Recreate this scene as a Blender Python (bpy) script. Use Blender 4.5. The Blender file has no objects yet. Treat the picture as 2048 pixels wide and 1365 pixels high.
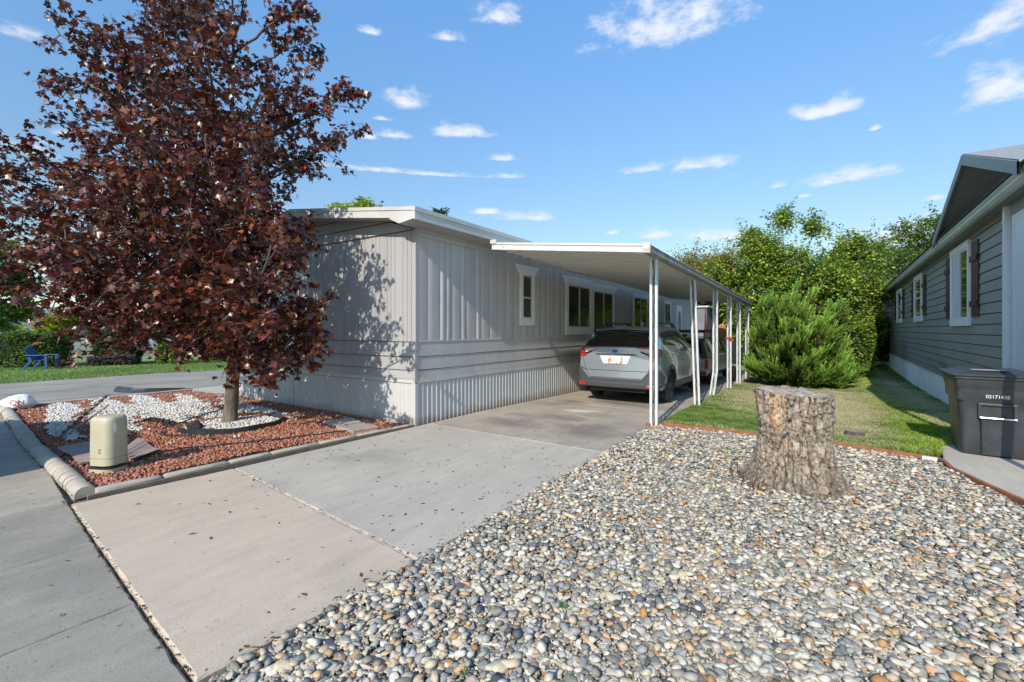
import bpy, bmesh, math, random
import numpy as np
from mathutils import Vector, Matrix, noise
from mathutils.bvhtree import BVHTree
rnd = random.Random(7)
rng = np.random.default_rng(7)
C = bpy.context.scene.collection
sc = bpy.context.scene

def gz(y): return -0.022 * min(max(y - 7.0, 0.0), 13.6)
def gzn(y): return -0.022 * np.clip(y - 7.0, 0.0, 13.6)

# ------------------------------------------------------------ object helpers
def thing(name, label, cat, loc=(0, 0, 0), rotz=0, group=None):
    o = bpy.data.objects.new(name, None); C.objects.link(o)
    o.empty_display_size = 0.2
    o.location = loc; o.rotation_euler = (0, 0, rotz)
    o['label'] = label; o['category'] = cat
    if group: o['group'] = group
    return o
def tag(o, label, cat, group=None, kind=None):
    o['label'] = label; o['category'] = cat
    if group: o['group'] = group
    if kind: o['kind'] = kind
    return o
def copy_tree(o, parent=None):
    c = o.copy(); C.objects.link(c); c.parent = parent
    for ch in list(o.children): copy_tree(ch, c)
    return c
def link_mesh(name, me, mat, parent=None, smooth=False, loc=None):
    o = bpy.data.objects.new(name, me); C.objects.link(o)
    for m in (mat if isinstance(mat, (list, tuple)) else [mat]): me.materials.append(m)
    if parent is not None: o.parent = parent
    if loc is not None: o.location = loc
    if smooth: me.polygons.foreach_set('use_smooth', [True] * len(me.polygons))
    return o
def origin_of(p):
    v = Vector((0, 0, 0))
    while p is not None: v += p.location; p = p.parent
    return v

class MB:
    def __init__(s): s.v = []; s.f = []; s.m = []; s.mi = 0
    def add(s, vs, fs):
        b = len(s.v); s.v += [tuple(v) for v in vs]; s.f += [tuple(b + i for i in f) for f in fs]
        s.m += [s.mi] * len(fs)
    def box(s, x0, x1, y0, y1, z0, z1, M=None):
        vs = [Vector((x, y, z)) for x in (x0, x1) for y in (y0, y1) for z in (z0, z1)]
        if M is not None: vs = [M @ v for v in vs]
        s.add(vs, [(0, 1, 3, 2), (4, 6, 7, 5), (0, 4, 5, 1), (2, 3, 7, 6), (0, 2, 6, 4), (1, 5, 7, 3)])
    def prism(s, poly, h0, h1, axis='z', M=None):
        n = len(poly); vs = []
        for h in (h0, h1):
            for a, b in poly:
                v = (a, b, h) if axis == 'z' else ((h, a, b) if axis == 'x' else (a, h, b))
                vs.append(Vector(v))
        if M is not None: vs = [M @ v for v in vs]
        fs = [tuple(range(n))[::-1], tuple(range(n, 2 * n))] + [(i, (i + 1) % n, n + (i + 1) % n, n + i) for i in range(n)]
        s.add(vs, fs)
    def tube(s, pts, rad, n=8, cap=True, flat=None):
        pts = [Vector(p) for p in pts]; m = len(pts); vs = []; fs = []
        if not isinstance(rad, (list, tuple)): rad = [rad] * m
        up = None
        for i, p in enumerate(pts):
            d = (pts[min(i + 1, m - 1)] - pts[max(i - 1, 0)])
            d = d.normalized() if d.length > 1e-9 else Vector((0, 0, 1))
            if up is None: up = Vector((0, 0, 1)) if abs(d.z) < .9 else Vector((1, 0, 0))
            a = d.cross(up).normalized(); b = a.cross(d).normalized(); up = b
            for k in range(n):
                t = 2 * math.pi * k / n
                vs.append(p + (a * math.cos(t) + b * math.sin(t) * (flat or 1)) * rad[i])
        for i in range(m - 1):
            for k in range(n):
                k2 = (k + 1) % n
                fs.append((i * n + k, i * n + k2, (i + 1) * n + k2, (i + 1) * n + k))
        if cap: fs += [tuple(range(n))[::-1], tuple(range((m - 1) * n, m * n))]
        s.add(vs, fs)
    def rings(s, rings, cap=True, closed=True):
        n = len(rings[0]); vs = [v for r in rings for v in r]; fs = []
        for i in range(len(rings) - 1):
            for k in range(n if closed else n - 1):
                k2 = (k + 1) % n
                fs.append((i * n + k, i * n + k2, (i + 1) * n + k2, (i + 1) * n + k))
        if cap: fs += [tuple(range(n))[::-1], tuple(range((len(rings) - 1) * n, len(rings) * n))]
        s.add(vs, fs)
    def build(s, name, mat, parent=None, smooth=False, world=True, bevel=0):
        o0 = origin_of(parent) if (world and parent is not None) else Vector((0, 0, 0))
        me = bpy.data.meshes.new(name)
        me.from_pydata([tuple(Vector(v) - o0) for v in s.v], [], s.f)
        bm = bmesh.new(); bm.from_mesh(me); bmesh.ops.recalc_face_normals(bm, faces=bm.faces); bm.to_mesh(me); bm.free()
        if any(s.m): me.polygons.foreach_set('material_index', s.m)
        o = link_mesh(name, me, mat, parent, smooth)
        if smooth == 'auto':
            me.polygons.foreach_set('use_smooth', [True] * len(me.polygons)); me.set_sharp_from_angle(angle=math.radians(35))
        if bevel:
            b = o.modifiers.new('b', 'BEVEL'); b.width = bevel; b.segments = 2; b.limit_method = 'ANGLE'; b.angle_limit = .7
        return o

def npmesh(name, V, F, mat, col=None, parent=None, smooth=False, matidx=None):
    """V (n,3), F (m,k) same-size faces; col (n,3)"""
    me = bpy.data.meshes.new(name)
    V = np.asarray(V, dtype=np.float32); F = np.asarray(F, dtype=np.int32); k = F.shape[1]
    if parent is not None: V = V - np.array(origin_of(parent), dtype=np.float32)
    me.vertices.add(len(V)); me.vertices.foreach_set('co', V.ravel())
    me.loops.add(F.size); me.loops.foreach_set('vertex_index', F.ravel())
    me.polygons.add(len(F)); me.polygons.foreach_set('loop_start', np.arange(0, F.size, k, dtype=np.int32))
    me.update(calc_edges=True)
    if col is not None:
        a = me.color_attributes.new('Col', 'FLOAT_COLOR', 'POINT')
        c = np.ones((len(V), 4), dtype=np.float32); c[:, :3] = col; a.data.foreach_set('color', c.ravel())
    o = link_mesh(name, me, mat, parent)
    if smooth: me.polygons.foreach_set('use_smooth', np.ones(len(F), dtype=bool))
    if matidx is not None: me.polygons.foreach_set('material_index', matidx)
    return o

def inpoly(x, y, poly):
    r = np.zeros(len(x), dtype=bool); n = len(poly)
    for i in range(n):
        x0, y0 = poly[i]; x1, y1 = poly[(i + 1) % n]
        if y0 == y1: continue
        c = ((y0 > y) != (y1 > y)) & (x < (x1 - x0) * (y - y0) / (y1 - y0) + x0)
        r ^= c
    return r
def wob(x, y, s=1.0, seed=0):
    r = np.random.default_rng(seed + 100); v = 0
    for i in range(6):
        a = r.uniform(0, 6.28); k = s * (1.0 + .55 * i)
        v = v + np.sin((x * math.cos(a) + y * math.sin(a)) * k + r.uniform(0, 6.28)) / (1 + .4 * i)
    return v / 3.0

# ------------------------------------------------------------ materials
def mat(name, c1, c2=None, rough=.6, scale=5., detail=6., bump=0., bscale=None, metal=0., attr=False, spec=.5,
        c3=None, s3=1., stretch=None, transl=0., coat=0., bdist=.02, f3=.5, rvar=0., mix=(.35, .65)):
    m = bpy.data.materials.new(name); m.use_nodes = True; nt = m.node_tree; N = nt.nodes; L = nt.links
    b = N['Principled BSDF']; b.inputs['Roughness'].default_value = rough; b.inputs['Metallic'].default_value = metal
    b.inputs['Specular IOR Level'].default_value = spec; b.inputs['Coat Weight'].default_value = coat
    b.inputs['Coat Roughness'].default_value = .06
    tc = N.new('ShaderNodeTexCoord'); src = tc.outputs['Object']
    if stretch:
        mp = N.new('ShaderNodeMapping'); mp.inputs['Scale'].default_value = stretch; L.new(src, mp.inputs[0]); src = mp.outputs[0]
    c2 = c2 or tuple(.75 * v for v in c1)
    nz = N.new('ShaderNodeTexNoise'); nz.inputs['Scale'].default_value = scale; nz.inputs['Detail'].default_value = detail
    nz.inputs['Roughness'].default_value = .62; L.new(src, nz.inputs['Vector'])
    rp = N.new('ShaderNodeValToRGB'); rp.color_ramp.elements[0].position = mix[0]; rp.color_ramp.elements[1].position = mix[1]
    rp.color_ramp.elements[0].color = (*c2, 1); rp.color_ramp.elements[1].color = (*c1, 1); L.new(nz.outputs[0], rp.inputs[0])
    col = rp.outputs[0]
    if c3:
        n3 = N.new('ShaderNodeTexNoise'); n3.inputs['Scale'].default_value = s3; n3.inputs['Detail'].default_value = 5; L.new(tc.outputs['Object'], n3.inputs['Vector'])
        r3 = N.new('ShaderNodeValToRGB'); r3.color_ramp.elements[0].position = f3; r3.color_ramp.elements[1].position = min(f3 + .2, 1); L.new(n3.outputs[0], r3.inputs[0])
        mx = N.new('ShaderNodeMixRGB'); L.new(r3.outputs[0], mx.inputs[0]); L.new(col, mx.inputs[1]); mx.inputs[2].default_value = (*c3, 1); col = mx.outputs[0]
    if attr:
        at = N.new('ShaderNodeAttribute'); at.attribute_name = 'Col'
        mx = N.new('ShaderNodeMixRGB'); mx.blend_type = 'MULTIPLY'; mx.inputs[0].default_value = 1
        L.new(at.outputs['Color'], mx.inputs[1]); L.new(col, mx.inputs[2]); col = mx.outputs[0]
    L.new(col, b.inputs['Base Color'])
    if rvar:
        rm = N.new('ShaderNodeMapRange'); rm.inputs['To Min'].default_value = max(0, rough - rvar); rm.inputs['To Max'].default_value = min(1, rough + rvar)
        L.new(nz.outputs[0], rm.inputs[0]); L.new(rm.outputs[0], b.inputs['Roughness'])
    if bump:
        bn = N.new('ShaderNodeTexNoise'); bn.inputs['Scale'].default_value = bscale or scale * 6; bn.inputs['Detail'].default_value = 8
        bn.inputs['Roughness'].default_value = .7; L.new(src, bn.inputs['Vector'])
        bp = N.new('ShaderNodeBump'); bp.inputs['Strength'].default_value = bump; bp.inputs['Distance'].default_value = bdist
        L.new(bn.outputs[0], bp.inputs['Height']); L.new(bp.outputs[0], b.inputs['Normal'])
    if transl:
        tr = N.new('ShaderNodeBsdfTranslucent'); L.new(col, tr.inputs['Color'])
        ms = N.new('ShaderNodeMixShader'); ms.inputs[0].default_value = transl
        L.new(b.outputs[0], ms.inputs[1]); L.new(tr.outputs[0], ms.inputs[2])
        L.new(ms.outputs[0], N['Material Output'].inputs['Surface'])
    return m

M = {}
M['soil'] = mat('soil', (.16, .12, .085), (.07, .055, .04), .95, 14, bump=.5, bscale=60)
M['earth'] = mat('earth', (.10, .15, .045), (.16, .14, .07), .95, .5, bump=.4, bscale=30)
M['conc_warm'] = mat('concrete_warm', (.545, .445, .34), (.475, .39, .305), .85, 1.6, 10, bump=.3, bscale=170, c3=(.38, .325, .275), s3=.9, f3=.57, bdist=.006, stretch=(1, .45, 1))
M['conc_grey'] = mat('concrete_grey', (.60, .55, .47), (.50, .46, .395), .85, 1.4, 10, bump=.3, bscale=170, c3=(.37, .345, .31), s3=1.3, f3=.53, bdist=.006, stretch=(1, .5, 1))
M['conc_old'] = mat('concrete_old', (.46, .415, .355), (.36, .32, .27), .85, 1.0, 9, bump=.25, bscale=170, c3=(.22, .185, .15), s3=.9, f3=.56, bdist=.006)
M['conc_gutter'] = mat('concrete_gutter', (.35, .32, .265), (.25, .23, .195), .8, 1.3, 9, bump=.4, bscale=150, c3=(.17, .165, .155), s3=1.6, f3=.53, bdist=.008, stretch=(.5, 1, 1))
M['conc_gutter_light'] = mat('concrete_gutter_light', (.45, .405, .33), (.36, .325, .27), .82, 1.3, 9, bump=.4, bscale=150, c3=(.26, .24, .21), s3=1.6, f3=.58, bdist=.008)
M['kerb'] = mat('kerb_concrete', (.50, .435, .35), (.36, .33, .28), .9, 6, bump=.5, bscale=70, c3=(.25, .22, .18), s3=3, f3=.58, bdist=.01)
M['asphalt'] = mat('asphalt', (.34, .30, .245), (.25, .225, .185), .9, .7, bump=.5, bscale=120, c3=(.18, .165, .15), s3=.5, f3=.56, bdist=.01)
M['grit'] = mat('grit', (.42, .37, .30), (.28, .24, .19), .95, 40, 8, bump=.8, bscale=150)
M['lap_shade'] = mat('lap_shade_strip', (.10, .085, .07))  # colour of the painted shade lines under the siding laps
M['tar'] = mat('tar', (.05, .048, .045), None, .7, 9)
def house_paint(name, c, dirt=.12): return mat(name, c, tuple(v * (1 - dirt) for v in c), .55, 3.2, 9, bump=.15, bscale=26, bdist=.006, stretch=(1, 1, .12), c3=tuple(v * .80 for v in c), s3=2.3, f3=.60)
def concrete(name, c1, c2, c3, stain=.55, sc_=1.2):
    m = mat(name, c1, c2, .87, sc_, 10, bump=.35, bscale=150, c3=c3, s3=.9, f3=stain, bdist=.007, stretch=(1, .5, 1))
    nt = m.node_tree; N = nt.nodes; L = nt.links; b = N['Principled BSDF']; src = b.inputs['Base Color'].links[0].from_socket
    tc = N.new('ShaderNodeTexCoord')
    def mul(src, scale, lo, hi, a, b_, det=2, kind='noise', stretch=None):
        v = tc.outputs['Object']
        if stretch: mp = N.new('ShaderNodeMapping'); mp.inputs['Scale'].default_value = stretch; L.new(v, mp.inputs[0]); v = mp.outputs[0]
        n = N.new('ShaderNodeTexNoise'); n.inputs['Scale'].default_value = scale; n.inputs['Detail'].default_value = det; L.new(v, n.inputs['Vector'])
        r = N.new('ShaderNodeMapRange'); r.inputs['From Min'].default_value = lo; r.inputs['From Max'].default_value = hi; r.inputs['To Min'].default_value = a; r.inputs['To Max'].default_value = b_; L.new(n.outputs[0], r.inputs[0])
        mx = N.new('ShaderNodeMixRGB'); mx.blend_type = 'MULTIPLY'; mx.inputs[0].default_value = 1; L.new(src, mx.inputs[1]); L.new(r.outputs[0], mx.inputs[2]); return mx.outputs[0]
    src = mul(src, 90, .35, .65, .90, 1.06, 4)
    src = mul(src, 300, .3, .7, .88, 1.08, 2)
    src = mul(src, 9, .3, .7, .92, 1.05, 8, stretch=(1, .25, 1))
    src = mul(src, 34, .66, .72, 1.0, .62, 3)
    n = N.new('ShaderNodeTexNoise'); n.inputs['Scale'].default_value = 1.1; n.inputs['Detail'].default_value = 6; n.inputs['Roughness'].default_value = .55; L.new(tc.outputs['Object'], n.inputs['Vector'])
    ab = N.new('ShaderNodeMath'); ab.operation = 'SUBTRACT'; ab.inputs[1].default_value = .56; L.new(n.outputs[0], ab.inputs[0]); a2 = N.new('ShaderNodeMath'); a2.operation = 'ABSOLUTE'; L.new(ab.outputs[0], a2.inputs[0])
    r = N.new('ShaderNodeMapRange'); r.inputs['From Min'].default_value = 0; r.inputs['From Max'].default_value = .0016; r.inputs['To Min'].default_value = .72; r.inputs['To Max'].default_value = 1; L.new(a2.outputs[0], r.inputs[0])
    mx = N.new('ShaderNodeMixRGB'); mx.blend_type = 'MULTIPLY'; mx.inputs[0].default_value = 1; L.new(src, mx.inputs[1]); L.new(r.outputs[0], mx.inputs[2]); L.new(mx.outputs[0], b.inputs['Base Color'])
    return m
M['conc_warm'] = concrete('concrete_warm', (.57, .465, .345), (.51, .42, .315), (.44, .36, .275), .58)
M['conc_grey'] = concrete('concrete_grey', (.50, .45, .365), (.435, .39, .32), (.33, .295, .24), .54)
M['conc_old'] = concrete('concrete_old', (.45, .385, .30), (.35, .305, .25), (.235, .20, .155), .52)
M['conc_gutter'] = concrete('concrete_gutter', (.35, .315, .255), (.27, .245, .20), (.20, .185, .16), .52, 1.6)
M['conc_gutter_light'] = concrete('concrete_gutter_light', (.42, .37, .29), (.35, .31, .245), (.28, .25, .20), .55, 1.6)
M['siding'] = house_paint('siding_grey', (.405, .395, .39))
M['siding_shade_lift'] = house_paint('siding_grey_shade_lift', (.50, .48, .465))  # same siding, lighter on the east side: fill light put into the colour
M['siding_light'] = house_paint('skirting_white', (.54, .535, .515), .1)
def splash(m, h=.16, col=(.30, .22, .16), amt=.65):
    nt = m.node_tree; N = nt.nodes; L = nt.links; b = N['Principled BSDF']; src = b.inputs['Base Color'].links[0].from_socket
    tc = N.new('ShaderNodeTexCoord'); sp = N.new('ShaderNodeSeparateXYZ'); L.new(tc.outputs['Object'], sp.inputs[0])
    nz = N.new('ShaderNodeTexNoise'); nz.inputs['Scale'].default_value = 4; nz.inputs['Detail'].default_value = 7; L.new(tc.outputs['Object'], nz.inputs['Vector'])
    ma = N.new('ShaderNodeMath'); ma.operation = 'MULTIPLY_ADD'; ma.inputs[1].default_value = -.34; L.new(nz.outputs[0], ma.inputs[0]); L.new(sp.outputs['Z'], ma.inputs[2])
    mr = N.new('ShaderNodeMapRange'); mr.inputs['From Min'].default_value = -.16; mr.inputs['From Max'].default_value = h - .16; mr.inputs['To Min'].default_value = amt; mr.inputs['To Max'].default_value = 0; L.new(ma.outputs[0], mr.inputs[0])
    mx = N.new('ShaderNodeMixRGB'); L.new(mr.outputs[0], mx.inputs[0]); L.new(src, mx.inputs[1]); mx.inputs[2].default_value = (*col, 1); L.new(mx.outputs[0], b.inputs['Base Color'])
splash(M['siding_light'])
M['trim'] = house_paint('trim_white', (.84, .82, .78), .08)
M['fascia'] = mat('fascia_paint', (.58, .57, .545), (.50, .485, .455), .5, 2.2, 8, c3=(.20, .175, .15), s3=3.2, f3=.66, bump=.1, stretch=(1, 1, 3))
M['roof_white'] = mat('roof_coating', (.70, .68, .65), (.50, .47, .43), .7, 2.5, 8, c3=(.14, .12, .10), s3=2.4, f3=.58, bump=.2)
M['metal_white'] = mat('white_metal', (.62, .64, .65), (.52, .54, .55), .38, 4, 6, c3=(.30, .22, .17), s3=9, f3=.72)
M['pan'] = mat('carport_pan', (.76, .74, .66), (.70, .68, .61), .42, 1.2, 4)
M['rust'] = mat('rusty_scroll', (.20, .15, .115), (.09, .07, .06), .7, 20, bump=.3)
M['gutter'] = mat('gutter_brown', (.42, .37, .34), (.29, .25, .23), .5, 3, c3=(.16, .13, .12), s3=5, f3=.6)
M['glass'] = mat('window_glass', (.012, .014, .014), (.02, .022, .02), .05, 2, 2, spec=.35)
M['glass_dim'] = mat('window_screen', (.055, .06, .058), (.04, .045, .044), .25, 3, 2, spec=.6)
M['frame_cream'] = mat('frame_cream', (.50, .47, .38), (.42, .39, .32), .45, 6)
M['dark'] = mat('dark_gap', (.012, .012, .013), None, .9, 5)
M['green_siding'] = mat('green_siding', (.31, .305, .265), (.265, .265, .23), .6, 3, 8, bump=.18, bscale=40, stretch=(1, .3, 1), bdist=.006)
M['green_trim'] = mat('green_trim_paint', (.215, .25, .24), (.19, .22, .21), .55, 3)
M['soffit_dark'] = mat('soffit_dark', (.32, .32, .30), None, .7, 3)
M['gutter_sage'] = mat('gutter_sage', (.50, .54, .47), (.44, .47, .41), .4, 2)
M['shutter'] = mat('shutter_red', (.085, .022, .017), (.06, .016, .013), .55, 8, stretch=(1, 1, .2), bump=.3, bscale=40)
M['white_vinyl'] = mat('white_vinyl', (.76, .78, .79), (.70, .72, .73), .4, 2)
M['shingle'] = mat('shingle', (.33, .34, .34), (.20, .21, .215), .9, 18, bump=.5, bscale=60)
M['bin'] = mat('bin_plastic', (.046, .050, .057), (.032, .035, .040), .42, 5, 5, bump=.12, bscale=160, bdist=.003, rvar=.1)
M['chrome'] = mat('bright_metal', (.75, .76, .77), (.6, .61, .62), .22, 8, metal=1)
M['white_mark'] = mat('white_marking', (.8, .8, .8), (.7, .7, .7), .6, 40)
M['ped'] = mat('sage_enclosure', (.50, .46, .315), (.43, .395, .27), .5, 3, 6, c3=(.55, .53, .42), s3=2.5, f3=.63, bump=.08, bscale=60)
M['plastic_black'] = mat('black_plastic', (.022, .023, .026), (.04, .04, .045), .45, 6, bump=.1)
M['rubber'] = mat('tyre_rubber', (.018, .018, .018), (.03, .029, .027), .8, 18, bump=.2)
M['bark_maple'] = mat('maple_bark', (.205, .165, .125), (.085, .068, .052), .9, 14, 8, bump=.9, bscale=22, stretch=(1, 1, .28), bdist=.02)
M['bark'] = mat('bark', (.14, .115, .09), (.07, .055, .045), .9, 12, bump=.7, stretch=(1, 1, .3))
M['leaf_maple'] = mat('maple_leaf', (1, 1, 1), (.75, .75, .75), .37, 3, 3, attr=True, spec=.75, transl=.2)
M['leaf'] = mat('leaf', (1, 1, 1), (.75, .78, .7), .48, 2, 3, attr=True, spec=.4, transl=.35)
M['needle'] = mat('needle', (1, 1, 1), (.8, .8, .8), .6, 2, 3, attr=True, spec=.25, transl=.2)
M['grass'] = mat('grass_blade', (1, 1, 1), (.8, .8, .75), .55, 1.2, 3, attr=True, spec=.3, transl=.35)
M['pebble'] = mat('pebble', (1.0, 1.0, 1.0), (.72, .72, .73), .62, 34, 7, attr=True, spec=.35, bump=.25, bscale=160, bdist=.003, stretch=(1, 1, 3.))
M['chip'] = mat('lava_chip', (1, 1, 1), (.68, .64, .62), .9, 40, 5, attr=True, spec=.15, bump=.4, bscale=120, bdist=.004)
M['edging'] = mat('edging_board', (.36, .135, .055), (.24, .085, .035), .7, 7, 8, bump=.4, bscale=50, stretch=(1, 1, .3))
M['wood_grey'] = mat('weathered_board', (.40, .31, .27), (.27, .20, .175), .8, 5, 8, bump=.4, stretch=(8, 1, 1))
M['stone_flat'] = mat('flagstone', (.42, .34, .28), (.30, .25, .21), .85, 7, bump=.4)
M['lava_dark'] = mat('dark_lava_rock', (.05, .05, .05), (.02, .02, .02), .9, 20, bump=1, bscale=30)
M['chair_blue'] = mat('chair_blue', (.018, .085, .23), (.014, .065, .18), .4, 4)
M['rock_white'] = mat('painted_rock', (.80, .80, .79), (.68, .67, .65), .7, 7, bump=.6, bscale=14)
M['red_paint'] = mat('red_paint', (.50, .03, .03), None, .6, 12)
M['fence_pipe'] = mat('fence_pipe', (.42, .44, .45), (.33, .35, .36), .5, 4)
M['wall_far'] = mat('far_wall', (.62, .64, .66), (.54, .56, .58), .6, 1)
M['roof_far'] = mat('far_roof', (.30, .30, .31), None, .8, 3)
M['litter'] = mat('dry_leaf', (.12, .06, .03), (.06, .035, .02), .8, 30)
M['brown_cloth'] = mat('tan_hide', (.42, .17, .05), (.30, .11, .03), .8, 9, bump=.3)
M['red_cloth'] = mat('red_canvas', (.13, .015, .015), (.09, .012, .012), .8, 6)
SUN = 5.0; SKY = .15; TINT_LO = (1.06, 1.08, 1.0, 1); TINT_HI = (1.36, 1.90, 2.1, 1); CL = 6.6
MAPLE = [(-8.37, 3.39, 7.59, 0.74), (-8.38, 2.84, 6.23, 0.77), (-8.17, 3.61, 6.15, 0.7), (-9.04, 2.54, 7.01, 0.63), (-9.02, 2.15, 6.01, 0.52), (-9.33, 1.86, 5.97, 0.3), (-9.7, 2.22, 5.54, 0.6), (-9.9, 2.15, 4.85, 0.48), (-9.58, 2.59, 4.97, 0.74), (-7.36, 4.55, 7.17, 0.28), (-7.53, 4.59, 6.65, 0.4), (-7.45, 4.4, 5.79, 0.64), (-7.13, 4.8, 5.48, 0.48), (-6.86, 5.07, 5.83, 0.25), (-6.79, 5.17, 5.12, 0.18), (-7.34, 4.9, 4.82, 0.54), (-7.47, 4.41, 4.43, 0.47), (-7.55, 3.86, 5.34, 0.57), (-7.85, 4.02, 7.69, 0.42), (-9.7, 1.99, 3.77, 0.7), (-9.85, 1.59, 3.84, 0.6), (-10.08, 1.47, 4.3, 0.38), (-10.64, 1.14, 3.86, 0.68), (-10.81, 1.2, 3.07, 0.85), (-10.39, 1.62, 3.09, 0.78), (-9.99, 1.5, 2.27, 0.52), (-9.82, 1.87, 1.91, 0.42), (-9.96, 1.93, 2.39, 0.63), (-7.09, 4.02, 3.36, 0.48), (-6.71, 4.13, 3.01, 0.31), (-6.85, 4.05, 2.54, 0.47), (-6.48, 4.24, 2.07, 0.22), (-6.68, 4.03, 1.68, 0.46), (-6.4, 4.18, 1.45, 0.27), (-6.43, 3.65, 1.09, 0.33), (-6.47, 3.38, 0.9, 0.2), (-7.0, 3.44, 1.3, 0.52), (-6.23, 3.91, 1.16, 0.22), (-8.96, 2.22, 1.75, 0.34), (-8.69, 2.5, 1.75, 0.42), (-8.33, 2.83, 1.75, 0.46), (-8.07, 3.2, 1.76, 0.55), (-7.62, 3.23, 1.37, 0.3), (-9.24, 2.17, 2.13, 0.53), (-7.35, 2.38, 4.88, 0.5), (-8.59, 2.74, 5.53, 0.78), (-9.83, 3.24, 5.88, 0.67), (-6.38, 2.59, 4.04, 0.47), (-7.88, 3.23, 5.0, 0.78), (-9.35, 3.76, 5.52, 0.69), (-6.36, 3.12, 4.0, 0.45), (-7.16, 3.41, 4.49, 0.67), (-8.14, 4.21, 4.71, 0.59), (-7.2, 2.23, 4.04, 0.53), (-8.99, 2.67, 4.36, 0.87), (-10.1, 3.41, 4.81, 0.77), (-7.12, 2.65, 3.78, 0.56), (-8.07, 3.32, 4.11, 0.88), (-9.04, 3.64, 4.17, 0.73), (-7.42, 1.85, 3.43, 0.47), (-8.94, 2.29, 3.58, 0.76), (-10.53, 2.55, 4.38, 0.66), (-5.99, 2.92, 3.3, 0.43), (-7.48, 3.34, 3.36, 0.69), (-8.48, 3.85, 4.09, 0.59), (-7.8, 1.6, 2.72, 0.42), (-9.44, 1.9, 3.03, 0.68), (-10.89, 2.56, 3.51, 0.61), (-7.78, 2.22, 2.93, 0.56), (-8.84, 2.42, 3.16, 0.84), (-10.43, 2.67, 3.32, 0.73), (-6.78, 2.54, 2.76, 0.53), (-8.19, 2.73, 3.21, 0.82), (-10.0, 3.41, 3.59, 0.76), (-6.77, 2.86, 2.93, 0.51), (-7.48, 3.33, 2.67, 0.76), (-8.87, 4.12, 3.07, 0.69), (-5.62, 3.03, 2.72, 0.33), (-7.41, 3.73, 2.85, 0.56), (-8.17, 4.49, 3.32, 0.48), (-7.42, 2.34, 2.21, 0.45), (-8.77, 2.66, 2.31, 0.7), (-10.57, 3.09, 2.29, 0.63), (-7.15, 2.62, 2.02, 0.46), (-8.15, 3.23, 2.53, 0.71), (-9.59, 3.54, 2.16, 0.61), (-6.39, 2.9, 2.19, 0.42), (-7.55, 3.66, 2.04, 0.68), (-8.96, 4.15, 2.52, 0.59), (-5.71, 2.99, 1.71, 0.28), (-6.96, 4.02, 1.78, 0.47), (-7.84, 4.38, 1.75, 0.4), (-8.41, 1.73, 2.61, 0.4), (-9.58, 2.0, 2.69, 0.61), (-11.61, 2.13, 3.12, 0.54), (-6.72, 2.66, 5.51, 0.44), (-8.2, 3.1, 6.53, 0.71), (-9.45, 3.76, 7.58, 0.62), (-6.3, 2.9, 1.83, 0.29), (-7.49, 3.26, 1.55, 0.45), (-9.29, 3.96, 1.7, 0.42)]
CLOUDS = [(-0.28, 0.575, 0.1409, 0.0323), (-0.631, 0.6074, 0.0493, 0.0132), (-0.734, 0.5677, 0.0324, 0.0077), (-0.824, 0.4646, 0.0398, 0.0186), (-0.87, 0.421, 0.0204, 0.0044), (-0.844, 0.3951, 0.0415, 0.0081), (-0.895, 0.3855, 0.0181, 0.0054), (-0.696, 0.4092, 0.0632, 0.01), (-0.614, 0.3622, 0.0241, 0.0057), (-0.56, 0.2466, 0.0611, 0.0103), (-0.647, 0.2547, 0.0328, 0.0051), (-0.208, 0.3277, 0.0551, 0.0127), (-0.315, 0.3279, 0.0449, 0.0075), (0.04, 0.2671, 0.0707, 0.0115), (0.015, 0.3828, 0.06, 0.0123), (0.22, 0.3565, 0.0396, 0.0249), (0.215, 0.4386, 0.0588, 0.0233), (-0.023, 0.2439, 0.0154, 0.0043), (-0.067, 0.268, 0.0162, 0.0044), (0.154, 0.2098, 0.0145, 0.0038), (0.111, 0.1613, 0.088, 0.0162), (-0.28, 0.2004, 0.0583, 0.01), (-0.377, 0.2067, 0.0156, 0.0041), (-0.157, 0.1864, 0.0695, 0.0086), (-1.414, 0.2711, 0.0316, 0.0104), (-1.368, 0.3019, 0.0142, 0.0071), (-1.416, 0.4203, 0.026, 0.0099), (-0.782, 0.3258, 0.1949, 0.0048), (0.078, 0.3342, 0.008, 0.0038), (-0.895, 0.5604, 0.0302, 0.006)]
# ============================================================ GROUND
def struct(name, o_or_mb, m=None, smooth=False):
    o = o_or_mb if m is None else o_or_mb.build(name, m, None, smooth)
    o.name = name; o['kind'] = 'structure'; return o
def strip_sheet(name, m, x0, x1, ys, dz, nx=1):
    mb = MB(); xs = [x0 + (x1 - x0) * i / nx for i in range(nx + 1)]
    vs = [(x, y, gz(y) + dz) for y in ys for x in xs]; n = nx + 1
    mb.add(vs, [(j * n + i, j * n + i + 1, (j + 1) * n + i + 1, (j + 1) * n + i) for j in range(len(ys) - 1) for i in range(nx)])
    return struct(name, mb, m)
strip_sheet('ground', M['earth'], -500, 500, [-400, -100, -20, 7, 10, 15, 20.6, 60, 500], -.075, 4)

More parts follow.
